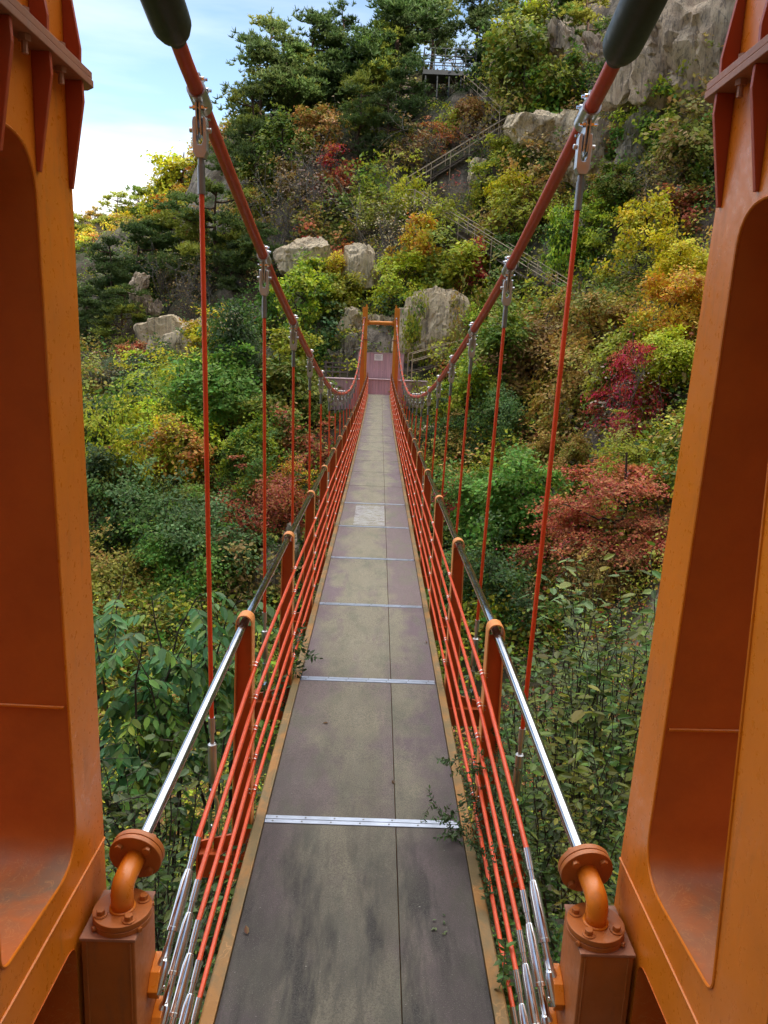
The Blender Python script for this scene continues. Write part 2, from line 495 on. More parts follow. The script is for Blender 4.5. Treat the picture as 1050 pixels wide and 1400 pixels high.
def catmull(P, n=6):
    out = []
    for i in range(len(P) - 1):
        p0, p1, p2, p3 = P[max(i - 1, 0)], P[i], P[i + 1], P[min(i + 2, len(P) - 1)]
        for k in range(n):
            t = k / n
            out.append(.5 * ((2 * p1) + (p2 - p0) * t + (2 * p0 - 5 * p1 + 4 * p2 - p3) * t * t + (3 * p1 - p0 - 3 * p2 + p3) * t ** 3))
    out.append(P[-1])
    return out


CAB = {}
for sgn, side in ((-1, 'left'), (1, 'right')):
    P = cable_pts(sgn); CAB[sgn] = catmull(P, 8)
    root = empty('main_cable', P[2], f'thick red main suspension cable sagging along the {side} side of the footbridge', 'cable', 'main cables of the footbridge')
    MB(P[2]).tube(CAB[sgn], .0365, 14).build('cable_strand', M['cable'], root, smooth=True)
    d = (P[1] - P[0]).normalized(); e = P[1]
    prof = [(-1.6, .088), (-.13, .088), (-.075, .086), (-.035, .072), (-.012, .050), (.004, .044), (.02, .042)]
    pts = []
    for a, r in prof: pts.append((e + d * a, r))
    MB(P[2]).tube([p for p, r in pts], [r for p, r in pts], 24).build('rubber_boot', M['sheath'], root, smooth='all')
    q = P[-1]; dd = (P[-1] - P[-2]).normalized()
    MB(P[2]).tube([q - dd * .02, q + dd * .03, q + dd * .38, q + dd * .40], [.055, .075, .115, .09], 14).build('cable_socket', M['zinc'], root, smooth=True)
    MB(P[2]).tube([q + dd * .40, q + dd * .75], .04, 10).build('anchor_rod', M['orange_far'], root, smooth=True)

# ------------------------------------------------------------------ hangers
ORD = ['first', 'second', 'third', 'fourth', 'fifth', 'sixth', 'seventh', 'eighth', 'ninth', 'tenth', 'eleventh', 'twelfth', 'thirteenth',
       'fourteenth', 'fifteenth', 'sixteenth', 'seventeenth', 'eighteenth', 'nineteenth', 'twentieth', 'twenty-first']


def hanger(sgn, i):
    X = CXL if sgn < 0 else CXR
    top = Vector((sgn * X[i], JY[i], CZ[i])); bot = Vector((sgn * (.913 if i else .912), JY[i], zd(JY[i]) - .06))
    side = 'left' if sgn < 0 else 'right'
    size = 'longest' if i == 0 else 'long' if i < 4 else 'medium length' if i < 7 else 'short' if i < 15 else 'rising'
    frm = f'{ORD[i]} from the near tower' if i <= 10 else f'{ORD[20 - i]} from the far tower'
    root = empty('hanger_rod', bot, f'{size} red hanger rod on the {side} main cable, {frm}', 'hanger rod', 'hanger rods of the footbridge')
    B = lambda: MB(bot)
    up = (top - bot).normalized()
    Pc = [P for P in cable_pts(sgn)]
    tg = (Pc[i + 3] - Pc[i + 1]).normalized() if i + 3 < len(Pc) else (Pc[-1] - Pc[-2]).normalized()
    sd = tg.cross(Vector((0, 0, 1))).normalized(); nrm = sd.cross(tg).normalized()
    if nrm.z < 0: nrm = -nrm
    # clamp: two half shells with lips above and a hanging plate below
    c = B(); L = .085
    n = 18
    for (r0, r1) in ((.0375, .047),):
        V = []
        for s in (-1, 1):
            for r in (r0, r1):
                for k in range(n): V.append(top + tg * (s * L) + (sd * math.cos(2 * PI * k / n) + nrm * math.sin(2 * PI * k / n)) * r)
        Fc = []
        for k in range(n):
            k2 = (k + 1) % n
            Fc += [(k, k2, n + k2, n + k), (2 * n + k, 3 * n + k, 3 * n + k2, 2 * n + k2), (n + k, n + k2, 3 * n + k2, 3 * n + k), (k, 2 * n + k, 2 * n + k2, k2)]
        c.add(V, Fc)
    R = Matrix((sd, tg, nrm)).transposed()
    for s in (-1, 1):
        c.box(top + nrm * .062 + sd * s * .009, (.012, 2 * L, .036), R)
    lug = [(-.055, -.03), (.055, -.03), (.05, -.12), (.03, -.185), (-.03, -.185), (-.05, -.12)]
    for s in (-1, 1):
        V = [top + Vector((s * .004 + w, 0, 0)) + tg * Vector((0, a, 0)).y + up * b for w in (s * .001, s * .009) for a, b in lug]
        c.add(V, [tuple(range(6)), tuple(range(11, 5, -1))] + [(k, (k + 1) % 6, (k + 1) % 6 + 6, k + 6) for k in range(6)])
    cl = c.build('cable_clamp', M['steel'], root, smooth=True)
    if i < 9:
        for a in (-.05, .045):
            b = B()
            b.tube([top + nrm * .066 + tg * a - sd * .045, top + nrm * .066 + tg * a + sd * .045], .008, 8)
            for s in (-1, 1): b.tube([top + nrm * .066 + tg * a + sd * s * .016, top + nrm * .066 + tg * a + sd * s * .030], .014, 6)
            b.build('bolt', M['chrome'], cl)
            b = B()
            b.tube([top - up * (.062 + .02 * (a > 0)) + tg * a * .7 - sd * .045, top - up * (.062 + .02 * (a > 0)) + tg * a * .7 + sd * .045], .007, 8)
            for s in (-1, 1): b.tube([top - up * (.062 + .02 * (a > 0)) + tg * a * .7 + sd * s * .014, top - up * (.062 + .02 * (a > 0)) + tg * a * .7 + sd * s * .028], .013, 6)
            b.build('bolt', M['chrome'], cl)
    # fork
    f = B()
    FK = [(-.036, -.255), (-.022, -.285), (.022, -.285), (.036, -.255), (.037, -.115), (.033, -.095), (.022, -.088), (.016, -.098), (.015, -.205), (.008, -.222), (-.008, -.222), (-.015, -.205), (-.016, -.098), (-.022, -.088), (-.033, -.095), (-.037, -.115)]
    n = len(FK); V = []
    for yy in (-.027, .027): V += [top + Vector((x, yy, 0)) + up * z for x, z in FK]
    f.add(V, [(0, 1, 2, 3, 9), (0, 9, 10)] if False else [(0, 1, 10), (1, 2, 9), (1, 9, 10), (2, 3, 9), (3, 4, 8), (3, 8, 9), (4, 5, 7), (4, 7, 8), (5, 6, 7), (0, 10, 11), (0, 11, 15), (15, 11, 12), (15, 12, 14), (14, 12, 13)] +
          [tuple(n + q for q in reversed(t)) for t in [(0, 1, 10), (1, 2, 9), (1, 9, 10), (2, 3, 9), (3, 4, 8), (3, 8, 9), (4, 5, 7), (4, 7, 8), (5, 6, 7), (0, 10, 11), (0, 11, 15), (15, 11, 12), (15, 12, 14), (14, 12, 13)]] +
          [(k, (k + 1) % n, (k + 1) % n + n, k + n) for k in range(n)])
    pin = top - up * .15
    f.tube([pin - Vector((.056, 0, 0)), pin + Vector((.056, 0, 0))], .013, 10)
    f.build('fork', M['steel'], root, bevel=.004, seg=2)
    B().tube([top - up * .275, top - up * .315, top - up * .316, top - up * .455, top - up * .457], [.017, .017, .0205, .0205, .015], 12).build('ferrule', M['darksteel'], root, smooth=True)
    low = bot + up * .72 if i == 0 else bot + up * .66
    MB(bot).tube([top - up * .452, low - up * .01], .0135, 10).build('rod', M['hanger'], root, smooth=True)
    t = B()
    t.tube([low, low - up * .095, low - up * .096, low - up * .17], [.0195, .0195, .013, .013], 12)
    t.tube([low - up * .165, low - up * .172, low - up * .42, low - up * .43], [.018, .026, .026, .018], 12)
    t.tube([low - up * .43, low - up * .47], .012, 10)
    t.build('turnbuckle', M['steel'], root, smooth=True)
    f = B()
    a0 = low - up * .47
    f.tube([a0, a0 - up * .05], .02, 10)
    for s in (-1, 1):
        f.tube([a0 - up * .045 + Vector((s * .01, 0, 0)), a0 - up * .08 + Vector((s * .022, 0, 0)), bot + Vector((s * .022, 0, -.05))], [.011, .012, .012], 8)
    f.box(bot + Vector((0, 0, -.08)), (.014, .07, .16))
    f.build('lower_fork', M['chrome'], root, smooth=True)


for i in range(NJ + 1):
    hanger(-1, i); hanger(1, i)

# ------------------------------------------------------------------ railings
CLIP = {}
RZ = [.997, .792, .593, .404, .200]
for sgn, side in ((-1, 'left'), (1, 'right')):
    root = empty('bridge_railing', (sgn * .72, JY[0], 0), f'{side} railing of the footbridge: steel handrail on red posts with five red ropes', 'railing', 'side railings of the footbridge')
    O = root.location
    B = lambda: MB(O)
    rp = [Vector((sgn * .860, 2.60, .912)), Vector((sgn * .80, 3.35, 1.088))]
    rp += [Vector((sgn * .7225, JY[i], zd(JY[i]) + (1.272 if i else 1.268))) for i in range(NJ + 1)]
    rp[2].z = 1.27
    rp = [rp[0], rp[2]] + rp[3:]
    B().tube(catmull(rp, 4)[4:] if False else [rp[0]] + catmull(rp[1:], 4), .0245, 16).build('handrail_pipe', M['pipe'], root, smooth=True)
    for i in range(NJ + 1):
        y, z = JY[i], zd(JY[i])
        xc = .7225; zt = z + 1.272
        # web plate between the legs of the strap
        w = B()
        w.prism([(sgn * (xc - .040), z - .2), (sgn * (xc + .066), z - .2), (sgn * (xc + .042), zt - .03), (sgn * (xc - .040), zt - .03)], 1, y - .012, y + .0)
        post = w.build('post', M['post'], root)
        s = B(); V = []; Fc = []
        ring = [(-.041, z - .2), (-.041, zt)]
        for k in range(1, 12):
            a = PI - PI * k / 12
            ring.append((math.cos(a) * .041, zt + math.sin(a) * .041))
        ring += [(.041, zt), (.067, z - .2)]
        for (x, zz), (ox, oz) in zip(ring, [(-1, 0), (-1, 0)] + [(math.cos(PI - PI * k / 12), math.sin(PI - PI * k / 12)) for k in range(1, 12)] + [(1, 0), (1, 0)]):
            for r in (0, .007):
                for yy in (-.048, .048): V.append((sgn * (xc + x + ox * r), y + yy, zz + oz * r))
        for k in range(len(ring) - 1):
            a = 4 * k; b = a + 4
            Fc += [(a, a + 1, b + 1, b), (a + 2, b + 2, b + 3, a + 3), (a, b, b + 2, a + 2), (a + 1, a + 3, b + 3, b + 1)]
        Fc += [(0, 2, 3, 1)]
        s.add(V, Fc)
        s.build('strap', M['strap'], post, smooth=True)
        if i < 20:
            for h in RZ:
                if (sgn, 'clip') not in CLIP:
                    u = MB((0, 0, 0))
                    for dy in (-.022, .022):
                        pts = []
                        for k in range(9):
                            an = PI / 2 * 1.15 - PI * 1.15 * k / 8
                            pts.append((sgn * (.6635 - .0135 * math.cos(an)), dy, .0135 * math.sin(an)))
                        pts = [(sgn * .695, dy, .0135)] + pts + [(sgn * .695, dy, -.0135)]
                        u.tube(pts, .003, 6)
                    q = u.build('rope_clip', M['chrome'], post, smooth=True); CLIP[(sgn, 'clip')] = q
                else:
                    q = CLIP[(sgn, 'clip')].copy(); COL.objects.link(q); q.parent = post
                q.location = Vector((0, y, z + h)) - O
    for k in range(5):
        E = Vector((sgn * .70, 2.90, [.770, .565, .366, .164, -.03][k])); A = Vector((sgn * .763, 2.50, E.z - .355))
        pts = [E] + [Vector((sgn * .662, JY[i], zd(JY[i]) + RZ[k])) for i in range(NJ + 1)]
        pts.append(Vector((sgn * .70, 47.35, zd(46.5) + RZ[k])))
        rope = B().tube(pts, .0115, 10).build('guard_rope', M['rope'], root, smooth=True)
        u = (A - E).normalized(); Ln = (A - E).length
        f = B().tube([E - u * .012, E - u * .012 + u * .001, E + u * .075, E + u * .076], [.010, .0155, .0155, .012], 14)
        f.build('ferrule', M['chrome'], rope, smooth=True)
        t = B()
        t.tube([E + u * .074, E + u * .135], [.0125, .0125], 10)
        t.tube([E + u * .115, E + u * .118, E + u * .165, E + u * .33, E + u * .331, E + u * .345, E + u * .346], [.012, .0165, .0235, .0235, .0255, .0255, .018], 16)
        t.tube([E + u * .345, E + u * .41], .0145, 10)
        t.build('turnbuckle', M['chrome'], rope, smooth=True)
        f = B(); s0 = E + u * .40
        f.tube([s0, s0 + u * .035, s0 + u * .05], [.018, .018, .024], 12)
        for q in (-1, 1):
            w = Vector((0, 0, 1)).cross(u).normalized() * .0105 * q
            f.tube([s0 + u * .045 + w * .6, s0 + u * .06 + w, A - u * .01 + w, A + w * 1.0 + u * .022], [.016, .0155, .017, .010], 10)
        f.tube([A - Vector((.03, 0, 0)), A + Vector((.03, 0, 0))], .011, 10)
        f.build('fork', M['chrome'], rope, smooth=True)

# ------------------------------------------------------------------ pedestals with the pipe elbows
for sgn, side in ((-1, 'left'), (1, 'right')):
    root = empty('railing_pedestal', (sgn * .885, 2.475, -.6), f'orange steel pedestal box with bolted pipe elbow beside the {side} tower leg', 'pedestal', 'handrail pedestals of the near tower')
    O = root.location; B = lambda: MB(O)
    B().box((sgn * .889, 2.477, .05), (.19, .245, 1.39)).build('box', M['pedestal'], root, bevel=.006)
    B().box((sgn * .889, 2.477, .748), (.198, .253, .012)).build('cap_plate', M['flange'], root, bevel=.002)
    w = B()
    for x in (.965, .81): w.tube([(sgn * x, 2.353, -.6), (sgn * x, 2.353, .738)], .0035, 6)
    w.build('weld_seam', M['pedestal'], root)
    tb = B()
    for k in range(5):
        z = [.770, .565, .366, .164, -.03][k] - .355
        tb.prism([(2.60, z - .07), (2.60, z + .075), (2.52, z + .05), (2.475, z), (2.50, z - .05)], 0, sgn * .757, sgn * .794)
    tb.build('anchor_lug', M['orange'], root, bevel=.003)
    fc = Vector((sgn * .868, 2.458, .754))
    fl = B().tube([fc, fc + Vector((0, 0, .020))], .104, 40).tube([fc + Vector((0, 0, .0225)), fc + Vector((0, 0, .044))], .104, 40)
    fl.build('base_flange', M['pedestal'], root, smooth=True, bevel=.002)
    uc = Vector((sgn * .860, 2.585, .908)); ud = Vector((sgn * -.14, 1.61, .335)).normalized()
    fu = B().tube([uc, uc + ud * .021], .101, 40).tube([uc + ud * .0235, uc + ud * .046], .101, 40)
    fu.build('pipe_flange', M['pedestal'], root, smooth=True, bevel=.002)
    b0 = fc + Vector((0, 0, .044)); b1 = b0 + Vector((0, 0, .04)); b2 = uc - ud * .004
    # elbow: quarter bend from vertical to the rail direction
    pts = [b0 - Vector((0, 0, .002)), b1]
    c1 = b1 + Vector((0, 0, (b2.z - b1.z) * .95)); c2 = b2 - ud * .085
    for k in range(1, 14):
        t = k / 14
        pts.append((1 - t) ** 3 * b1 + 3 * (1 - t) ** 2 * t * c1 + 3 * (1 - t) * t * t * c2 + t ** 3 * b2)
    pts.append(b2 + ud * .004)
    B().tube(pts, .040, 24).tube([b0, b0 + Vector((0, 0, .006))], .047, 24).build('elbow_pipe', M['orange'], root, smooth='all')
    def bolt(*segs):
        bo = B()
        for p, q, r, n in segs: bo.tube([p, q], r, n)
        bo.build('bolt', M['pedestal'], root, bevel=.0015, seg=1)
    for k in range(4):
        a = PI / 4 + k * PI / 2 + .2 * sgn
        p = fc + Vector((math.cos(a), math.sin(a), 0)) * .077 + Vector((0, 0, .044)); Z = Vector((0, 0, 1))
        bolt((p, p + Z * .005, .024, 16), (p + Z * .003, p + Z * .022, .0155, 6))
    sx = ud.cross(Vector((0, 0, 1))).normalized(); sy = sx.cross(ud)
    for k in range(4):
        a = PI / 4 + k * PI / 2
        p = uc + (sx * math.cos(a) + sy * math.sin(a)) * .076
        bolt((p + ud * .002, p - ud * .016, .0155, 6)); bolt((p + ud * .044, p + ud * .062, .0155, 6))
    for a in (-2.4, -.7, .6):
        p = fc + Vector((math.cos(a), math.sin(a), 0)) * .104 + Vector((0, 0, .012)); q = Vector((math.cos(a), math.sin(a), 0))
        bolt((p - q * .002, p + q * .010, .010, 8))


# ------------------------------------------------------------------ near tower
def rounded(poly, rads, n=9):
    out = []; m = len(poly)
    for i in range(m):
        p0, p1, p2 = [Vector(poly[(i + k - 1) % m]) for k in range(3)]
        a, b = (p0 - p1).normalized(), (p2 - p1).normalized()
        ang = a.angle(b); d = rads[i] / math.tan(ang / 2)
        s, e = p1 + a * d, p1 + b * d
        for k in range(n + 1):
            t = k / n
            out.append(tuple((1 - t) ** 2 * s + 2 * (1 - t) * t * p1 + t * t * e))
    return out


def resample(poly, center, angs):
    out = []; m = len(poly); c = Vector(center)
    for a in angs:
        d = Vector((math.cos(a), math.sin(a))); best = 0
        for i in range(m):
            p, q = Vector(poly[i]) - c, Vector(poly[(i + 1) % m]) - c
            e = q - p; den = d.x * e.y - d.y * e.x
            if abs(den) < 1e-12: continue
            t = (p.x * e.y - p.y * e.x) / den; s = (p.x * d.y - p.y * d.x) / den
            if t > 0 and -1e-6 <= s <= 1 + 1e-6: best = max(best, t)
        out.append(tuple(c + d * best))
    return out


def hole_ring(outer, hole, extra=64):
    c = Vector((sum(p[0] for p in hole) / len(hole), sum(p[1] for p in hole) / len(hole)))
    angs = sorted(set([math.atan2(p[1] - c.y, p[0] - c.x) for p in hole] + [math.atan2(p[1] - c.y, p[0] - c.x) for p in outer]))
    return resample(outer, c, angs), resample(hole, c, angs)


def leg(root, sgn, yn, yf, win, rec):
    """yn, yf: near / far edge as functions of height; win: window corners; rec: recess corners"""
    O = root.location; B = lambda: MB(O)
    XI, XO, T = 1.0, 1.62, .022
    zt, zb, zs = 3.60, -1.6, .84
    up_o = [(yn(zs), zs), (yf(zs), zs), (yf(2.2), 2.2), (yf(zt), zt), (yn(zt), zt)]
    lo_o = [(yn(zb), zb), (yf(zb), zb), (yf(zs), zs), (yn(zs), zs)]
    W = rounded(win[0], win[1]); Rc = rounded(rec[0], rec[1])
    face = B()
    for outer, hole in ((up_o, W), (lo_o, Rc)):
        o, h = hole_ring(outer, hole); n = len(o)
        for x in (XI, XO):
            V = [(sgn * x, p[0], p[1]) for p in o] + [(sgn * x, p[0], p[1]) for p in h]
            face.add(V, [(k, (k + 1) % n, n + (k + 1) % n, n + k) for k in range(n)])
    lg = face.build('leg', M['orange'], root)
    # liner plates of the openings
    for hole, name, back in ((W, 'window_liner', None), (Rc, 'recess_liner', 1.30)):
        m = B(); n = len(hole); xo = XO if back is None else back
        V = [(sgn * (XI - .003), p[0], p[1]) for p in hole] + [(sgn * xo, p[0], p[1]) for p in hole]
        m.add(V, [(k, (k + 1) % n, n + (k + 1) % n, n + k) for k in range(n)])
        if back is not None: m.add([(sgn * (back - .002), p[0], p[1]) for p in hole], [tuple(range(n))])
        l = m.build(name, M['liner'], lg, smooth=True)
    # edge plates
    e = B()
    for yy, k in ((yf, 1), (yn, -1)):
        zz = [zb, zs, 2.2, zt]
        V = []
        for z in zz: V += [(sgn * XI, yy(z), z), (sgn * XO, yy(z), z)]
        e.add(V, [(2 * i, 2 * i + 1, 2 * i + 3, 2 * i + 2) for i in range(3)])
    e.build('edge_plate', M['orange'], lg)
    # welds
    w = B()
    w.tube([(sgn * (XI - .001), yn(.93), .932), (sgn * (XI - .001), yf(.93), .94)], .0055, 6)
    pts = [(sgn * (XI - .002), p[0] - (.0 if 1 else 0), p[1]) for p in W]
    w.tube(pts + [pts[0]], .0045, 6, caps=False)
    zw = 1.62
    w.tube([(sgn * (XI + .01), win[2](zw) - .004, zw), (sgn * XO, win[2](zw) - .004, zw + .01)], .006, 6)
    w.build('weld_seam', M['orange'], lg, smooth=True)
    # bolted flange
    f = B(); yA, yB = yn(3.6) - .06, yf(3.6) + .085
    for z0, z1, xi in ((3.598, 3.619, .938), (3.6225, 3.644, .942)):
        c = [(sgn * xi, yA), (sgn * xi, yB - .03), (sgn * (xi + .03), yB), (sgn * 1.68, yB), (sgn * 1.68, yA)]
        f.prism(c, 2, z0, z1)
    f.build('bolted_flange', M['flange'], lg, bevel=.002)
    ys = [yf(3.55) - .012 - .235 * k for k in range(4)]
    for k, y in enumerate(ys):
        g = B()
        g.prism([(sgn * XI, 3.598), (sgn * .948, 3.598), (sgn * .946, 3.54), (sgn * .990, 3.285), (sgn * XI, 3.285)], 1, y - .008, y + .008)
        g.build('gusset', M['gusset'], lg, bevel=.002)
        g = B()
        g.prism([(sgn * XI, 3.644), (sgn * .952, 3.644), (sgn * .950, 3.69), (sgn * .992, 3.95), (sgn * XI, 3.95)], 1, y - .008, y + .008)
        g.build('gusset', M['gusset'], lg, bevel=.002)
    # gussets on the far edge, seen from the deck
    for x in (1.08, 1.32, 1.56):
        g = B(); y1 = yf(3.55)
        g.prism([(y1, 3.598), (y1 + .07, 3.598), (y1 + .07, 3.54), (y1 + .01, 3.285), (y1, 3.285)], 0, sgn * (x - .008), sgn * (x + .008))
        g.build('gusset', M['gusset'], lg, bevel=.002)
    for k in range(3):
        y = (ys[k] + ys[k + 1]) / 2; X = sgn * .968
        b = B(); b.tube([(X, y, 3.599), (X, y, 3.582)], .017, 6); b.tube([(X, y, 3.661), (X, y, 3.552)], .009, 8)
        b.tube([(X, y, 3.643), (X, y, 3.662)], .017, 6)
        b.build('bolt', M['flange'], lg)
    u = B()
    yA, yB = yn(3.65) + .01, yf(3.65) - .005
    u.add([(sgn * x, y, z) for z in (3.644, 5.2) for x, y in ((XI, yA), (XI, yB), (XO, yB), (XO, yA))],
          [(0, 1, 5, 4), (1, 2, 6, 5), (2, 3, 7, 6), (3, 0, 4, 7), (4, 5, 6, 7)])
    u.build('upper_column', M['orange'], lg)


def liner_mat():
    t = NT('window_liner_paint_shaded'); p = t.pos()  # tower paint made redder and deeper, shade of the openings in the colour
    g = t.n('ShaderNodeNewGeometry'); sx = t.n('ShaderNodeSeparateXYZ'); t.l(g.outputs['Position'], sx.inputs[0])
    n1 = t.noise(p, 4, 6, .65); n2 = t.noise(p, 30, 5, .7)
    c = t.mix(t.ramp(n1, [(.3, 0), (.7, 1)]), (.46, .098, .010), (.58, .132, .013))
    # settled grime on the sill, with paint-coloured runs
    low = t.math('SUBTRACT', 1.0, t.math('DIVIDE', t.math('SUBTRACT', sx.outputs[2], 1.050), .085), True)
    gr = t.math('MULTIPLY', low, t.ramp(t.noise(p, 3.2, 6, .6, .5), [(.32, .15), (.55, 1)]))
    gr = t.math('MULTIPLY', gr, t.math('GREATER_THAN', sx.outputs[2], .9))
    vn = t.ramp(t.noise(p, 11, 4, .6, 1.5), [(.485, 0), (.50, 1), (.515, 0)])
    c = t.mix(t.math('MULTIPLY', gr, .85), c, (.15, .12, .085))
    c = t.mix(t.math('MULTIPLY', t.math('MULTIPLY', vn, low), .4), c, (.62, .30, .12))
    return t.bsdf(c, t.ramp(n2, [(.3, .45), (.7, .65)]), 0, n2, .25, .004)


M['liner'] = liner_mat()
M['gusset'] = paint('gusset_paint_shaded', (.42, .055, .012), rough=.45, amt=.4)  # tower paint pulled to dark red, the plates' shade is in the colour
tower = empty('bridge_tower', (0, 2.1, -1.6), 'near orange steel portal tower with bolted flanges and windowed legs framing the view', 'bridge tower', 'portal towers of the footbridge')
# left leg
yfL = lambda z: 2.655 - .022 * (z - .95)
ynL = lambda z: 1.58 + .03 * (z - .95)
wfL = lambda z: 2.392 - .030 * (z - 1.2)
WL = ([(1.84, 1.075), (wfL(1.06), 1.035), (wfL(3.4), 3.36), (1.95, 3.36)], [.06, .16, .17, .17], wfL)
RL = ([(1.84, -1.3), (2.345, -1.3), (2.345, .745), (1.84, .745)], [.05, .05, .07, .07])
leg(tower, -1, ynL, yfL, WL, RL)
yfR = lambda z: 2.63 - .055 * (z - 1.0) - .020 * max(0, z - 1.8)
ynR = lambda z: 1.56 + .05 * (z - .95)
wfR = lambda z: 2.392 - .050 * (z - 1.2)
WR = ([(1.835, 1.09), (wfR(1.06), 1.05), (wfR(3.3), 3.26), (1.985, 3.26)], [.045, .16, .14, .14], wfR)
RR = ([(1.84, -1.3), (2.345, -1.3), (2.345, .745), (1.84, .745)], [.05, .05, .07, .07])
leg(tower, 1, ynR, yfR, WR, RR)
m = MB(tower.location); m.box((0, 2.1, 5.0), (1.996, .5, .38)); m.build('cross_girder', M['orange'], tower)
for sgn in (-1, 1):
    m = MB(tower.location); m.prism([(2.58, 4.3), (2.70, 4.36), (2.70, 4.60), (2.58, 4.66)], 0, sgn * .86, sgn * 1.08); m.build('cable_saddle', M['orange'], tower)

# ------------------------------------------------------------------ far tower
ft = empty('bridge_tower', (0, 47.6, -.6), 'far bright orange portal tower with a round cross tube standing before the mauve gate', 'bridge tower', 'portal towers of the footbridge')
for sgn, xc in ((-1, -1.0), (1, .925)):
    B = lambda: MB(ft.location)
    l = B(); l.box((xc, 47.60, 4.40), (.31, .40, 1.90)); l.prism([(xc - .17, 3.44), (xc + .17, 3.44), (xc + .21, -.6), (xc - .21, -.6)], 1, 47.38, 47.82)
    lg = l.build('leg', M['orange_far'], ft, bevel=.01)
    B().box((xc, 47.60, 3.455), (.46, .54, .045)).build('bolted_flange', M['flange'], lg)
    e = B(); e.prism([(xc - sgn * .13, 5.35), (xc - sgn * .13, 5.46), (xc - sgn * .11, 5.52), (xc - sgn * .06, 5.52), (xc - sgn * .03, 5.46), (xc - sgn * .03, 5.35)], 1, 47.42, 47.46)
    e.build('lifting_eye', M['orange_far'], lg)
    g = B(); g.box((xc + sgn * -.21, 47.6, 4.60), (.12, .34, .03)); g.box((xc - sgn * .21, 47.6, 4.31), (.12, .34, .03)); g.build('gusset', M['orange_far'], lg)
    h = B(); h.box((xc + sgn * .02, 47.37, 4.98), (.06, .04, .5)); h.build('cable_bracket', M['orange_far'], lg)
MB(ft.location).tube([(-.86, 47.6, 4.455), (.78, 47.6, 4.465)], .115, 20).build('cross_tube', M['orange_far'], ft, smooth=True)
m = MB(ft.location)
for x in (-.845, .77): m.tube([(x, 47.6, 4.46), (x + .05, 47.6, 4.46)], .17, 20)
m.build('tube_flange', M['orange_far'], ft, smooth=True)

# ------------------------------------------------------------------ far landing
def board_wall(name, label, cat, x0, x1, y, z0, z1, thick, n, mat, ledge=None, group=None):
    root = empty(name, ((x0 + x1) / 2, y, z0), label, cat, group)
    b = MB(root.location); w = (x1 - x0) / n
    for k in range(n):
        b.box((x0 + w * (k + .5), y + thick / 2 + .004 * (k % 2), (z0 + z1) / 2), (w - .012, thick, z1 - z0))
    b.build('boards', mat, root)
    if ledge:
        MB(root.location).box(((x0 + x1) / 2, y + ledge / 2 - .05, z1 + .03), (x1 - x0 + .06, ledge, .05)).build('ledge', M['mauve_top'], root)
    return root


lw = board_wall('landing_wall', 'low mauve board wall across the far end of the bridge deck', 'wall', -.80, .93, 48.6, -.3, 1.04, .08, 9, M['mauve'], 1.1, 'mauve landing walls')
board_wall('landing_wall', 'long mauve board wall left of the far tower below the grey railing', 'wall', -3.56, -.83, 48.35, -.9, 1.00, .08, 12, M['mauve'], 1.6, 'mauve landing walls')
board_wall('landing_wall', 'mauve board wall right of the far tower in front of the pale cliff', 'wall', .96, 3.75, 48.40, -.9, 1.02, .08, 10, M['mauve'], 1.6, 'mauve landing walls')
pn = board_wall('gate_panel', 'tall mauve board gate behind the far tower carrying a white notice', 'gate', -1.42, 1.50, 49.75, 1.10, 2.66, .07, 11, M['mauve'])
b = MB(pn.location)
for z in (2.69, ): b.box((.04, 49.79, z), (2.98, .12, .05))
b.build('top_rail', M['mauve_top'], pn)
nb = empty('notice_board', (-.11, 49.72, 2.2), 'white notice board with rows of tiny print on the mauve gate', 'notice board')
MB(nb.location).box((-.11, 49.725, 2.415), (.54, .02, .40)).build('board', M['notice'], nb)
m = MB(nb.location)
for k in range(6): m.box((-.11 - .02 * (k % 2), 49.7135, 2.53 - .045 * k), (.40 - .05 * (k % 3), .003, .014))
m.build('print_lines', M['ink'], nb)
lr = empty('landing_railing', (-2.75, 49.4, 1.0), 'weathered grey railing on the mauve landing wall left of the far tower', 'railing')
for k in range(4):
    MB(lr.location).box((-3.45 + .47 * k, 49.4, 1.56), (.075, .075, 1.0)).build('post', M['grey_rail'], lr)
for z in (1.98, 1.70, 1.42):
    MB(lr.location).box((-2.745, 49.352, z), (1.62, .035, .09)).build('rail', M['grey_rail'], lr)
for k, (x, y) in enumerate(((-3.45, 49.9), (-3.45, 50.6))): MB(lr.location).box((x, y, 1.56), (.075, .075, 1.0)).build('post', M['grey_rail'], lr)
for z in (1.98, 1.70, 1.42): MB(lr.location).box((-3.50, 50.05, z), (.035, 1.3, .08)).build('rail', M['grey_rail'], lr)
ld = MB(); ld.box((0, 47.75, -.02), (1.9, 1.9, .26)); o = ld.build('landing_slab', M['mauve_top']); tag(o, kind='structure')
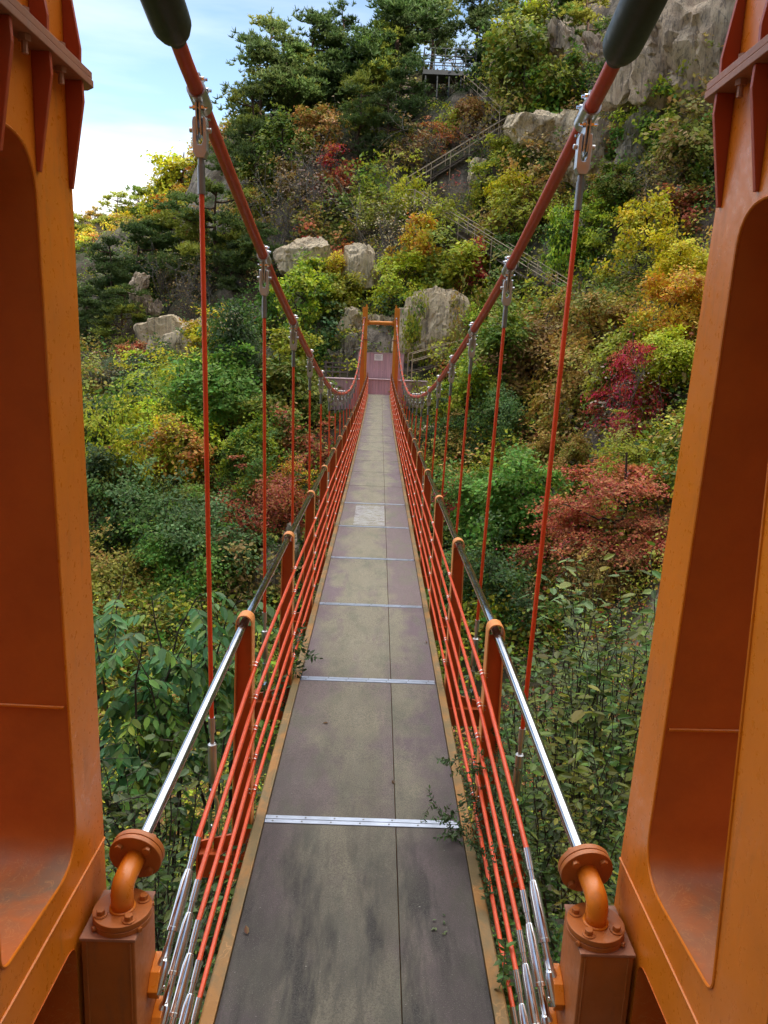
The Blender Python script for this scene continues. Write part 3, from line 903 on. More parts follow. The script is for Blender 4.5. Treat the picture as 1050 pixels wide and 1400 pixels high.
# ================================================================== TERRAIN
TU = np.array([-300, 100, 230, 330, 450, 525, 620, 750, 900, 1050, 1350], float)
TY = np.array([0, 5, 10, 16, 24, 32, 40, 47, 51, 54, 58, 66, 76, 86, 100, 120, 150, 220], float)
TZ = np.array([
    # -300  100   230   330   450   525   620   750   900  1050  1350
    [-1.6, -1.6, -1.7, -1.8, -1.8, -1.8, -1.8, -1.8, -1.7, -1.5, -1.0],   # 0
    [-3.0, -3.0, -3.4, -3.6, -3.8, -3.8, -3.6, -3.2, -2.6, -2.0, -1.0],    # 5
    [-5.0, -5.5, -6.0, -6.5, -7.0, -7.0, -6.5, -5.5, -4.0, -2.5, 0.5],    # 10
    [-8.0, -9.0, -9.5, -10., -11., -11., -10.5, -9.0, -6.5, -3.5, 2.0],   # 16
    [-10., -11., -11.5, -11.5, -12., -11.5, -10.5, -8.5, -5.0, -0.5, 7.0],  # 24
    [-10., -9.5, -9.0, -9.0, -9.0, -8.5, -7.5, -5.5, -1.5, 3.5, 12.],     # 32
    [-8.0, -6.5, -6.0, -5.5, -5.0, -4.5, -3.5, -1.0, 3.5, 9.5, 20.],      # 40
    [-6.0, -4.0, -3.2, -2.0, -1.6, -1.4, -1.0, 2.5, 8.0, 16., 28.],       # 47
    [-4.5, -2.4, -1.5, 0.0, 0.2, 0.5, 1.0, 5.0, 12., 22., 34.],           # 51
    [-3.5, -1.2, 0.2, 1.8, 2.2, 3.4, 4.0, 8.0, 16., 27., 38.],            # 54
    [-2.0, 0.5, 2.0, 4.0, 5.2, 7.2, 7.6, 11.5, 21., 33., 44.],            # 58
    [1.0, 3.5, 5.5, 9.5, 12., 14., 15., 19., 30., 43., 54.],              # 66
    [5.0, 7.5, 10., 17., 22., 23., 25., 29., 42., 54., 66.],              # 76
    [8.0, 10.5, 13., 24., 30., 31., 30.5, 41., 54., 66., 78.],            # 86
    [13., 14.5, 19., 28., 32., 32., 31., 52., 66., 80., 92.],             # 100
    [17., 18., 21., 26., 30., 31., 31., 60., 75., 90., 105.],             # 120
    [17., 18., 20., 22., 24., 26., 34., 62., 85., 100., 120.],            # 150
    [10., 10., 10., 12., 14., 20., 36., 62., 90., 110., 130.]])           # 220


def _fbm(x, y):
    out = np.zeros_like(x)
    for k, (fr, am) in enumerate(((.07, .9), (.16, .75), (.37, .42), (.8, .22), (1.7, .10))):
        a = .9 * k + .4
        xr, yr = x * math.cos(a) + y * math.sin(a), -x * math.sin(a) + y * math.cos(a)
        out += am * np.sin(xr * fr * 2 * PI + 1.7 * k + 1.3 * np.sin(yr * fr * 3.1)) * np.sin(yr * fr * 2 * PI + 2.3 * k + 1.1 * np.sin(xr * fr * 2.7))
    return out


def ground(x, y):
    x = np.asarray(x, float); y = np.asarray(y, float)
    ye = np.clip(y, 0, 219.9)
    u = np.clip(525 + F * x / np.maximum(ye, 5.0), TU[0], TU[-1] - .01)
    i = np.clip(np.searchsorted(TU, u, 'right') - 1, 0, len(TU) - 2)
    j = np.clip(np.searchsorted(TY, ye, 'right') - 1, 0, len(TY) - 2)
    a = (u - TU[i]) / (TU[i + 1] - TU[i]); b = (ye - TY[j]) / (TY[j + 1] - TY[j])
    a = a * a * (3 - 2 * a) * .5 + a * .5
    z = (TZ[j, i] * (1 - a) + TZ[j, i + 1] * a) * (1 - b) + (TZ[j + 1, i] * (1 - a) + TZ[j + 1, i + 1] * a) * b
    amp = np.clip((ye - 6) / 30, 0.08, 1.0) * np.where((np.abs(x) < 4.5) & (y > 44) & (y < 53), .1, 1.0)
    z = z + _fbm(x, y) * amp
    # unseen rise right and behind, added to block the sun and back light
    s = .7071 * (x - y); e = np.clip((s - 14) / 80, 0, 1)
    z = z + 98 * e * e * (3 - 2 * e)
    t = np.clip((-y - 3.5) / 42, 0, 1)
    z = z + 62 * t * t * (3 - 2 * t) * np.clip(1 - (s - 20) / 40, .2, 1)
    return z


def axis(a, b, fine0, fine1, df, dc):
    lo = list(np.arange(fine0, a, -dc))[::-1][:-1] if a < fine0 else []
    return np.array(lo + list(np.arange(fine0, fine1, df)) + list(np.arange(fine1, b, dc)))


gx = axis(-170, 190, -58, 52, .62, 6); gy = axis(-110, 240, -4, 108, .62, 6)
GX, GY = np.meshgrid(gx, gy); GZ = ground(GX, GY)
nx_, ny_ = len(gx), len(gy)


def np_mesh(name, V, polys, mat, rnd=None, tint=None, smooth=False, clump=None):
    me = bpy.data.meshes.new(name)
    V = np.asarray(V, np.float32); polys = np.asarray(polys, np.int32); k = polys.shape[1]; n = len(polys)
    me.vertices.add(len(V)); me.vertices.foreach_set('co', V.ravel())
    me.loops.add(n * k); me.loops.foreach_set('vertex_index', polys.ravel())
    me.polygons.add(n); me.polygons.foreach_set('loop_start', np.arange(0, n * k, k, dtype=np.int32))
    me.update(calc_edges=True)
    if rnd is not None:
        at = me.attributes.new('rnd', 'FLOAT', 'FACE'); at.data.foreach_set('value', np.asarray(rnd, np.float32))
    if clump is not None:
        at = me.attributes.new('clump', 'FLOAT', 'FACE'); at.data.foreach_set('value', np.asarray(clump, np.float32))
    if tint is not None:
        at = me.attributes.new('tint', 'FLOAT_COLOR', 'FACE')
        at.data.foreach_set('color', np.concatenate([np.asarray(tint, np.float32), np.ones((n, 1), np.float32)], 1).ravel())
    if smooth: me.polygons.foreach_set('use_smooth', np.ones(n, bool))
    me.materials.append(mat); me.validate()
    return me


def link(name, me, parent=None, loc=(0, 0, 0)):
    o = bpy.data.objects.new(name, me); COL.objects.link(o); o.location = loc
    if parent is not None: o.parent = parent
    return o


idx = np.arange(nx_ * ny_).reshape(ny_, nx_)
tp = np.stack([idx[:-1, :-1], idx[:-1, 1:], idx[1:, 1:], idx[1:, :-1]], -1).reshape(-1, 4)
o = link('hillside_terrain', np_mesh('hillside_terrain', np.stack([GX, GY, GZ], -1).reshape(-1, 3), tp, M['terrain'], smooth=True))
tag(o, kind='structure')


def hit(u, v, y0=6.0, y1=150.0):
    """where the sight line through a point of the photograph meets the hillside"""
    d = ray(u, v); d = d / d[1]
    ys = np.arange(y0, y1, .2)
    P = CAMPOS[None] + d[None] * ys[:, None]
    below = P[:, 2] < ground(P[:, 0], P[:, 1])
    if not below.any(): return None
    return P[np.argmax(below)]


# ================================================================== ROCKS
def rock_mesh(seed, w, d, h, nb=1, smooth=1.0):
    """jointed granite: one or several interlocked, chipped blocks in one mass"""
    import bmesh
    rg = np.random.default_rng(seed); VV, FF, off = [], [], 0
    bm = bmesh.new(); bmesh.ops.create_icosphere(bm, subdivisions=5, radius=1.0)
    V0 = np.array([v.co[:] for v in bm.verts]); F0 = np.array([[v.index for v in f.verts] for f in bm.faces]); bm.free()
    for b in range(nb):
        V = V0.copy()
        V = V / (np.abs(V) ** 9).sum(1)[:, None] ** (1 / 9) * .92            # boxy start
        for k in range(17):
            n = rg.normal(size=3); n[2] *= .7; n /= np.linalg.norm(n); dd = rg.uniform(.66, 1.12)
            ov = np.maximum(0, V @ n - dd); V = V - ov[:, None] * n[None]
        if nb == 1: o, sz = np.zeros(3), np.array([w, d, h]) / 2
        else:
            sz = np.array([w * rg.uniform(.26, .42), d * rg.uniform(.32, .5), h * rg.uniform(.24, .44)])
            o = np.array([(((b + .5) / nb) - .5) * w * .8, rg.uniform(-.1, .15) * d, rg.uniform(-.28, .24) * h])
        r = V / np.linalg.norm(V, axis=1)[:, None]
        a = rg.uniform(-.25, .25, 2)
        V = V * sz
        V = np.stack([V[:, 0] * math.cos(a[0]) + V[:, 2] * math.sin(a[0]), V[:, 1], V[:, 2] * math.cos(a[0]) - V[:, 0] * math.sin(a[0])], -1) + o
        f = 1.0 / max(.7, .20 * max(w, h)); st3 = np.array([1.25, 1.25, .62])
        out = np.empty(len(V))
        for i_, p in enumerate(V * st3 * f):
            q = Vector(p) + Vector((seed * 3.1, 0, 0)); q += .10 * mnoise.noise_vector(q * 1.3)
            c1 = mnoise.voronoi(q * 1.25)[1][0]; c2 = mnoise.voronoi(q * 3.1)[1][0]          # joint blocks, coarse and fine
            out[i_] = .17 * (mnoise.cell(c1 * 57.3) - .5) + .07 * (mnoise.cell(c2 * 91.7) - .5) + .05 * mnoise.fractal(q * 2.2, .9, 2.1, 5)
        V = V + r * (out * min(w, h) * .36 * smooth)[:, None]
        VV.append(V); FF.append(F0 + off); off += len(V)
    return np.concatenate(VV), np.concatenate(FF)


def rock(name, label, u, v, wpx, hpx, mat, seed, Y=None, depth=.7, cat='rock', tilt=0, group=None, nb=None, smooth=1.0, fwd=0):
    p = hit(u, v + hpx * .35)
    if Y is not None or p is None:
        d = ray(u, v + hpx * .1); d = d / d[1]; p = CAMPOS + d * (Y or 60)
    s = p[1] / F
    w, h = wpx * s * 1.12, hpx * s * 1.3
    if nb is None: nb = 1 if max(wpx, hpx) < 44 else 3 if max(wpx, hpx) < 80 else 6
    d = ray(u, v); d = d / d[1]; c = CAMPOS + d * (p[1] + .16 * w * depth); c[2] -= .06 * h
    c = c - d * fwd
    V, Fc = rock_mesh(seed, w, max(w, h) * depth, h, nb, smooth)
    ct, st_ = math.cos(tilt), math.sin(tilt)
    V = np.stack([V[:, 0] * ct + V[:, 2] * st_, V[:, 1], -V[:, 0] * st_ + V[:, 2] * ct], -1)
    o = link(name, np_mesh(name, V, Fc, mat, smooth=False), None, c)
    me = o.data
    me.polygons.foreach_set('use_smooth', [True] * len(me.polygons))
    try: me.set_sharp_from_angle(angle=rad(30))
    except Exception: pass
    return tag(o, label, cat, group)


G_R = 'granite outcrops on the hillside'
rock('cliff_face', 'pale granite cliff rising behind the right leg of the far tower', 592, 456, 116, 112, M['rock'], 11, 52.4, .5, 'cliff', nb=1, smooth=.45)
rock('cliff_face', 'brown granite cliff seen between the legs of the far tower', 515, 470, 70, 80, M['rock'], 12, 54.5, .6, 'cliff')
rock('rock_outcrop', 'pale rock left of the far tower above the grey railing', 477, 485, 46, 60, M['rock_grey'], 13, 53.5, .6, group=G_R)
rock('boulder', 'leaning pale boulder above the second left hanger clamp', 417, 350, 70, 44, M['rock'], 14, None, .6, 'boulder', -.55, G_R, 1, .6, 2.0)
rock('boulder', 'cracked grey boulder below the leaning boulder left of the far tower', 425, 385, 66, 48, M['rock_grey'], 15, None, .6, 'boulder', -.3, G_R, 2, .7, 2.0)
rock('boulder', 'upright pale boulder above the left leg of the far tower', 492, 365, 48, 58, M['rock'], 16, None, .7, 'boulder', 0, G_R, 1, .6, 2.0)
rock('rock_outcrop', 'low grey rock ledge behind the first left hanger rod', 266, 450, 128, 52, M['rock'], 17, None, .5, 'rock', -.35, G_R, 3, .7, 2.5)
rock('rock_outcrop', 'small upright grey rock left of the low ledge', 222, 472, 36, 44, M['rock'], 18, None, .7, 'rock', 0, G_R, 1, .7, 2.5)
rock('boulder', 'rounded brown boulder among the dark pines on the left', 198, 412, 40, 50, M['rock_brown'], 19, None, .7, 'boulder', .2, G_R)
rock('rock_outcrop', 'wide pale cracked slab behind the upper right main cable', 752, 188, 110, 62, M['rock'], 20, None, .5, 'rock', .25, G_R, 3, .7, 2.5)
rock('rock_outcrop', 'brown rock face between the slab and the right tower', 826, 205, 80, 100, M['rock_brown'], 21, None, .5, 'rock', .1, G_R, 3, .7, 2)
rock('cliff_face', 'tall brown streaked cliff at the top right above the right tower leg', 990, 30, 190, 200, M['rock_brown'], 22, None, .5, 'cliff', .1, nb=3, smooth=.55, fwd=2)
rock('cliff_face', 'grey mossy cliff just left of the right tower flange', 925, 170, 100, 120, M['rock_grey'], 23, None, .4, 'cliff', .05, nb=5)
rock('boulder', 'small pale boulder beside the upper stair flight', 655, 235, 26, 30, M['rock'], 26, None, .7, 'boulder', 0, G_R)
rock('boulder', 'pale boulder under the right railing of the bridge', 588, 592, 28, 20, M['rock'], 27, None, .7, 'boulder', 0, G_R)
rock('boulder', 'dark grey boulder in the gorge below the left railing', 378, 775, 46, 90, M['rock_grey'], 28, None, .7, 'boulder', 0, G_R)
rock('rock_outcrop', 'rock face behind the pines right of the viewing platform', 712, 80, 60, 70, M['rock_brown'], 29, None, .5, 'rock', 0, G_R)
rock('rock_outcrop', 'shaded rock face under the top of the right main cable', 800, 95, 70, 80, M['rock_brown'], 30, None, .5, 'rock', 0, G_R)
rock('boulder', 'small pale boulder at the foot of the left pine group', 362, 242, 36, 40, M['rock'], 31, None, .7, 'boulder', 0, G_R)
rock('boulder', 'pale boulder between the far tower and the yellow green bushes', 668, 405, 22, 18, M['rock_grey'], 32, None, .7, 'boulder', 0, G_R)
rock('rock_outcrop', 'grey rubble face beside the golden tree near the right tower', 905, 290, 60, 60, M['rock_grey'], 33, None, .5, 'rock', 0, G_R)

# ================================================================== HILLSIDE STAIRS
def flight(root, p, q, name='stair_flight'):
    p, q = Vector(p), Vector(q); n = 24
    lift = 0
    for k in range(n + 1):
        m = p.lerp(q, k / n); lift = max(lift, float(ground(m.x, m.y)) - m.z)
    up = Vector((0, 0, lift * .6 + .15)); p, q = p + up, q + up
    d = q - p; hd = Vector((d.x, d.y, 0)).normalized(); sd = Vector((-hd.y, hd.x, 0)) * .45
    B = MB(root.location); nt = max(4, int(d.length / .32))
    for k in range(nt):
        c = p.lerp(q, (k + .5) / nt)
        B.add([c + sd - hd * .15, c + sd + hd * .15, c - sd + hd * .15, c - sd - hd * .15, c + sd - hd * .15 - Vector((0, 0, .05)), c + sd + hd * .15 - Vector((0, 0, .05)), c - sd + hd * .15 - Vector((0, 0, .05)), c - sd - hd * .15 - Vector((0, 0, .05))],
              [(0, 1, 2, 3), (7, 6, 5, 4), (0, 4, 5, 1), (1, 5, 6, 2), (2, 6, 7, 3), (3, 7, 4, 0)])
    for s in (-1, 1): B.tube([p + sd * s - Vector((0, 0, .12)), q + sd * s - Vector((0, 0, .12))], .05, 6)
    fl = B.build(name, M['stair_wood'], root)
    R = MB(root.location); npst = max(3, int(d.length / 1.9) + 1)
    for s in (-1, 1):
        for hh in (1.1, .62): R.tube([p + sd * s + Vector((0, 0, hh)), q + sd * s + Vector((0, 0, hh))], .025, 6)
        for k in range(npst):
            c = p.lerp(q, k / (npst - 1)) + sd * s
            R.tube([c + Vector((0, 0, 1.15)), Vector((c.x, c.y, float(ground(c.x, c.y)) - .3))], .032, 6)
    R.build('stair_railing', M['stair'], fl)
    return p, q


st = empty('hillside_staircase', hit(690, 400), 'zigzag timber and steel staircase with pale railings climbing the slope to the platform', 'staircase')
pts = [(560, 505), (640, 482), (782, 412), (572, 278), (532, 278), (688, 182), (622, 118)]
P3 = []
for u, v in pts:
    q = hit(u, v + 6); dq = ray(u, v + 6); P3.append(q - dq / dq[1] * 1.8)      # the flights stand on posts clear of the slope
for a, b in zip(P3[:-1], P3[1:]):
    flight(st, a, b)
e2 = hit(488, 300) - ray(488, 300) / ray(488, 300)[1] * 1.8
flight(st, P3[4], e2)

vd = ray(613, 104); vd = vd / vd[1]; pc = CAMPOS + vd * 79.5
pf = empty('viewing_platform', pc, 'dark steel viewing platform with railing among the pines on the ridge', 'platform')
B = MB(pc)
B.box(pc + np.array([0, 0, -.12]), (4.9, 2.6, .38)); B.build('platform_deck', M['platform'], pf)
B = MB(pc)
for s in (-1, 1):
    for hh in (1.9, 1.3, .7): B.tube([pc + np.array([-2.4, s * 1.25, hh]), pc + np.array([2.4, s * 1.25, hh])], .045, 6)
    for k in range(6): B.tube([pc + np.array([-2.4 + .96 * k, s * 1.25, 0]), pc + np.array([-2.4 + .96 * k, s * 1.25, 1.95])], .045, 6)
for s in (-1, 1):
    for hh in (1.9, 1.3, .7): B.tube([pc + np.array([s * 2.4, -1.25, hh]), pc + np.array([s * 2.4, 1.25, hh])], .045, 6)
B.build('platform_railing', M['platform'], pf)
B = MB(pc)
for x in (-2.2, -1.1, 0, 1.1, 2.2):
    for y in (-1.1, 1.1):
        g = float(ground(pc[0] + x, pc[1] + y)); B.tube([pc + np.array([x, y, -.1]), (pc[0] + x, pc[1] + y, g - .5)], .08, 6)
        B.build('support_post', M['platform'], pf); B = MB(pc)
# ================================================================== VEGETATION
def unit(v): return v / (np.linalg.norm(v, axis=-1, keepdims=True) + 1e-9)


def leaves(P, size, rg, up=.35, droop=.2, width=.62, dirs=None, nrm=None):
    """one folded-free diamond per leaf"""
    n = len(P)
    a = rg.normal(size=(n, 3)) if dirs is None else dirs + rg.normal(size=(n, 3)) * .35
    a[:, 2] = a[:, 2] * .6 - droop
    a /= np.linalg.norm(a, axis=1)[:, None] + 1e-9
    nn = rg.normal(size=(n, 3)); nn[:, 2] = np.abs(nn[:, 2]) + up * 2
    if nrm is not None:
        nn = nrm + rg.normal(size=(n, 3)) * .42; a = a - (a * nn).sum(1)[:, None] / ((nn * nn).sum(1)[:, None]) * nn
        a /= np.linalg.norm(a, axis=1)[:, None] + 1e-9
    b = np.cross(nn, a); b /= np.linalg.norm(b, axis=1)[:, None] + 1e-9
    s = (np.asarray(size) * rg.uniform(.6, 1.35, n))[:, None]
    V = np.stack([P - a * s * .5, P + b * s * width * .5 + a * s * .05, P + a * s * .5, P - b * s * width * .5 + a * s * .05], 1).reshape(-1, 3)
    return V, np.arange(4 * n).reshape(n, 4)


def tubes_np(branches, name, mat):
    m = MB()
    for pts, r0, r1 in branches:
        k = len(pts); m.tube(pts, [r0 + (r1 - r0) * i / (k - 1) for i in range(k)], 6 if r0 > .012 else 4, caps=False)
    me = bpy.data.meshes.new(name); me.from_pydata(m.v, [], m.f); me.materials.append(mat)
    me.polygons.foreach_set('use_smooth', [True] * len(me.polygons))
    return me


def bent(p, q, rg, k=5, w=.06):
    p, q = np.asarray(p, float), np.asarray(q, float); L = np.linalg.norm(q - p)
    out = []
    o1 = rg.normal(size=3) * w * L
    for i in range(k):
        t = i / (k - 1); out.append(p + (q - p) * t + o1 * math.sin(PI * t) + rg.normal(size=3) * w * .25 * L * math.sin(PI * t))
    return [tuple(x) for x in out]


def crown_tree(seed, nclump, nleaf, ls, style='broad', mat='leaf', bark='bark'):
    """unit-height tree: returns (trunk mesh, crown mesh)"""
    rg = np.random.default_rng(seed); br = []
    C = []
    if style == 'dense':
        cz, rz, rx = .52, .46, .34
        lobes = rg.normal(size=(7, 3)); lobes /= np.linalg.norm(lobes, axis=1)[:, None]
        while len(C) < nclump:
            d = rg.normal(size=3); d /= np.linalg.norm(d)
            r = (.62 + .5 * max(0, (lobes @ d).max()) ** 4 + rg.uniform(-.12, .12)) * rg.uniform(.25, 1) ** .45
            c = np.array([d[0] * rx * r, d[1] * rx * r, cz + d[2] * rz * r])
            if c[2] > .08: C.append(c)
        tr = bent((0, 0, -.06), (0, 0, .8), rg, 7, .05); br.append((tr, .026, .007))
        for c in C[::6]: br.append((bent(tr[rg.integers(1, 5)], c, rg, 5, .10), .010, .0025))
        cr, fz = .07, .85
    elif style in ('broad', 'maple', 'shrub'):
        # limbs leave the stem, fork into branchlets, and carry leaf sprays along their outer parts
        lo, hi, e0, e1, l0, l1, nl = {'broad': (.16, .86, .15, .95, .26, .50, 13), 'maple': (.22, .88, -.05, .42, .36, .62, 13), 'shrub': (.0, .10, .25, 1.35, .55, .98, 15)}[style]
        top = (rg.uniform(-.14, .14), rg.uniform(-.14, .14), .86 if style != 'shrub' else .10)
        tr = bent((0, 0, -.08), top, rg, 9, .07)
        if style != 'shrub': br.append((tr, .024, .007))
        ph = rg.uniform(0, 6)
        for k in range(nl):
            t = lo + (hi - lo) * ((k + rg.uniform(0, .9)) / nl) ** .85; i = min(7, int(t * 8)); s0 = np.array(tr[i]) + (np.array(tr[i + 1]) - np.array(tr[i])) * (t * 8 - i)
            az = ph + k * 2.4 + rg.uniform(-.6, .6); el = rg.uniform(e0, e1); L = rg.uniform(l0, l1) * (1.12 - .62 * t if style != 'shrub' else 1 - .25 * (el < .6))
            d = np.array([math.cos(az) * math.cos(el), math.sin(az) * math.cos(el), math.sin(el)])
            lb = np.array(bent(s0, s0 + d * L, rg, 7, .09)); br.append(([tuple(p) for p in lb], .011, .003))
            for j in range(5):
                q = lb[rg.integers(2, 7)]; bd = unit(d * .7 + rg.normal(size=3) * .75 + np.array([0, 0, .15 if style != 'maple' else 0]))
                if style == 'maple': bd = unit(bd * np.array([1, 1, .3]))
                bl = np.array(bent(q, q + bd * L * rg.uniform(.25, .55), rg, 4, .08)); br.append(([tuple(p) for p in bl], .0045, .0015))
                C += [bl[3], bl[2] + rg.normal(size=3) * .01]
            C += [lb[6], lb[5], lb[4]]
        C = [c for c in C if c[2] > .06]
        cr, fz = {'broad': (.052, .8), 'maple': (.062, .25), 'shrub': (.075, .75)}[style]
    elif style == 'bare':
        for k in range(9):
            a = rg.uniform(0, 2 * PI); q = np.array([math.cos(a) * rg.uniform(.1, .5), math.sin(a) * rg.uniform(.1, .5), rg.uniform(.6, 1.0)])
            b0 = bent((0, 0, -.05), q, rg, 6, .08); br.append((b0, .012, .003))
            for j in range(7):
                s = np.array(b0[rg.integers(2, 6)]); e = s + rg.normal(size=3) * .16 + np.array([0, 0, .12]); b1 = bent(s, e, rg, 4, .08); br.append((b1, .005, .0015))
                for h in range(4):
                    s2 = np.array(b1[rg.integers(1, 4)]); e2 = s2 + rg.normal(size=3) * .08 + np.array([0, 0, .04]); br.append((bent(s2, e2, rg, 3, .05), .0025, .001)); C.append(e2)
        cr, fz = .05, 1
    C = np.array(C); P, R, K, NC = [], [], [], []
    per = max(1, nleaf // len(C)); mid = C.mean(0)
    for c in C:
        m = rg.integers(int(per * .5), int(per * 1.5) + 1)
        nc = unit(unit(c - mid) * .7 + np.array([0, 0, .8 if style != 'maple' else 2.0]) + rg.normal(size=3) * .35)      # each spray faces its own way
        rr = cr * rg.uniform(.7, 1.45)
        q = rg.normal(size=(m, 3)) * rr
        q = q - (q @ nc)[:, None] * nc * (1 - .35 * fz)
        P.append(c + q); R.append(np.full(m, rg.uniform(0, 1))); K.append(np.full(m, rg.uniform(0, 1))); NC.append(np.repeat(nc[None], m, 0))
    P = np.concatenate(P); R = np.concatenate(R); K = np.concatenate(K); NC = np.concatenate(NC)
    ok = P[:, 2] > .02; P, R, K, NC = P[ok], R[ok], K[ok], NC[ok]
    V, Q = leaves(P, np.full(len(P), ls), rg, nrm=NC)
    rnd = np.clip(.5 * R + .5 * rg.uniform(0, 1, len(P)), 0, 1)
    return tubes_np(br, 'trunk', M[bark]), np_mesh('crown', V, Q, M[mat], rnd, clump=np.clip(K + rg.normal(size=len(K)) * .08, 0, 1))


def pine_tree(seed, npad=17, ntuft=30, nneed=9, nl=.055, dense=1.0):
    rg = np.random.default_rng(seed); br = []
    lean = rg.uniform(-.12, .12, 2)
    tr = bent((0, 0, -.06), (lean[0], lean[1], .93), rg, 9, .05); br.append((tr, .024, .006))
    pads = []
    for k in range(npad):
        t = .30 + .68 * (k + rg.uniform(0, .6)) / npad; i = min(7, int(t * 8)); s = np.array(tr[i]) + (np.array(tr[i + 1]) - np.array(tr[i])) * (t * 8 - i if t * 8 - i < 1 else 1)
        a = rg.uniform(0, 2 * PI); L = (.40 * (1.08 - t) + .09) * rg.uniform(.55, 1.2)
        e = s + np.array([math.cos(a) * L, math.sin(a) * L, rg.uniform(-.03, .07)])
        b = bent(s, e, rg, 5, .09); br.append((b, .009, .003))
        pads.append((e, .085 + .10 * (1 - t) * rg.uniform(.6, 1.2)))
        if L > .2: pads.append((np.array(b[3]) + rg.normal(size=3) * .03, .08)); pads.append((np.array(b[2]) + rg.normal(size=3) * .05 + np.array([0, 0, .03]), .07))
    pads.append((np.array(tr[-1]), .09))
    V, R, K = [], [], []
    for c, r in pads:
        n = int(ntuft * rg.uniform(.7, 1.3) * dense); pr = rg.uniform()
        T = rg.normal(size=(n, 3)) * np.array([r, r, r * .26]) * .62 + c
        T = np.repeat(T, nneed, 0); m = len(T)
        d = rg.normal(size=(m, 3)); d[:, 2] = np.abs(d[:, 2]) * .9 + .15; d /= np.linalg.norm(d, axis=1)[:, None]
        w = np.cross(d, rg.normal(size=(m, 3))); w /= np.linalg.norm(w, axis=1)[:, None] + 1e-9
        l = nl * rg.uniform(.6, 1.2, (m, 1)); wd = nl * .13
        V.append(np.stack([T - w * wd, T + w * wd, T + d * l + w * wd * .4, T + d * l - w * wd * .4], 1).reshape(-1, 3))
        R.append(np.clip(.55 * pr + .45 * rg.uniform(0, 1, m), 0, 1)); K.append(np.full(m, rg.uniform()))
    V = np.concatenate(V); R = np.concatenate(R); K = np.concatenate(K)
    return tubes_np(br, 'trunk', M['pinebark']), np_mesh('crown', V, np.arange(len(V)).reshape(-1, 4), M['needle'], R, clump=K)


PROTO = {
    'broad': [crown_tree(100 + k, 58, 3600, .046) for k in range(6)],
    'bigbroad': [crown_tree(120 + k, 120, 10500, .030) for k in range(4)],
    'maple': [crown_tree(140 + k, 40, 3000, .042, 'maple') for k in range(2)],
    'bigmaple': [crown_tree(150 + k, 110, 11000, .026, 'maple') for k in range(2)],
    'dense': [crown_tree(160 + k, 100, 6500, .034, 'dense') for k in range(2)],
    'shrub': [crown_tree(180 + k, 50, 2800, .066, 'shrub') for k in range(6)],
    'bigshrub': [crown_tree(190 + k, 110, 9500, .040, 'shrub') for k in range(4)],
    'bare': [crown_tree(200 + k, 10, 620, .036, 'bare', bark='greytwig') for k in range(3)],
    'pine': [pine_tree(220 + k, 14, 26, 10, .048) for k in range(4)],
    'bigpine': [pine_tree(240 + k, 17, 36, 11, .038) for k in range(4)],
}
PAL = {
    'dark green': (.026, .052, .016), 'green': (.056, .105, .016), 'bright green': (.070, .145, .022), 'yellow green': (.185, .20, .014), 'lime': (.20, .23, .018),
    'yellow': (.34, .27, .014), 'golden': (.40, .235, .014), 'orange': (.34, .125, .02), 'scarlet': (.34, .022, .03), 'maroon': (.19, .056, .026), 'rust': (.23, .075, .03),
    'olive': (.120, .130, .018), 'brown': (.135, .092, .032), 'ochre': (.20, .13, .03), 'pine green': (.043, .066, .017), 'deep pine green': (.028, .047, .013), 'blue green': (.055, .092, .034), 'grey': (.16, .13, .09), 'pale': (.34, .29, .17),
    'sunlit green': (.15, .17, .03),
}
PAL = {k: tuple(min(.66, c * 2.3) for c in v) for k, v in PAL.items()}
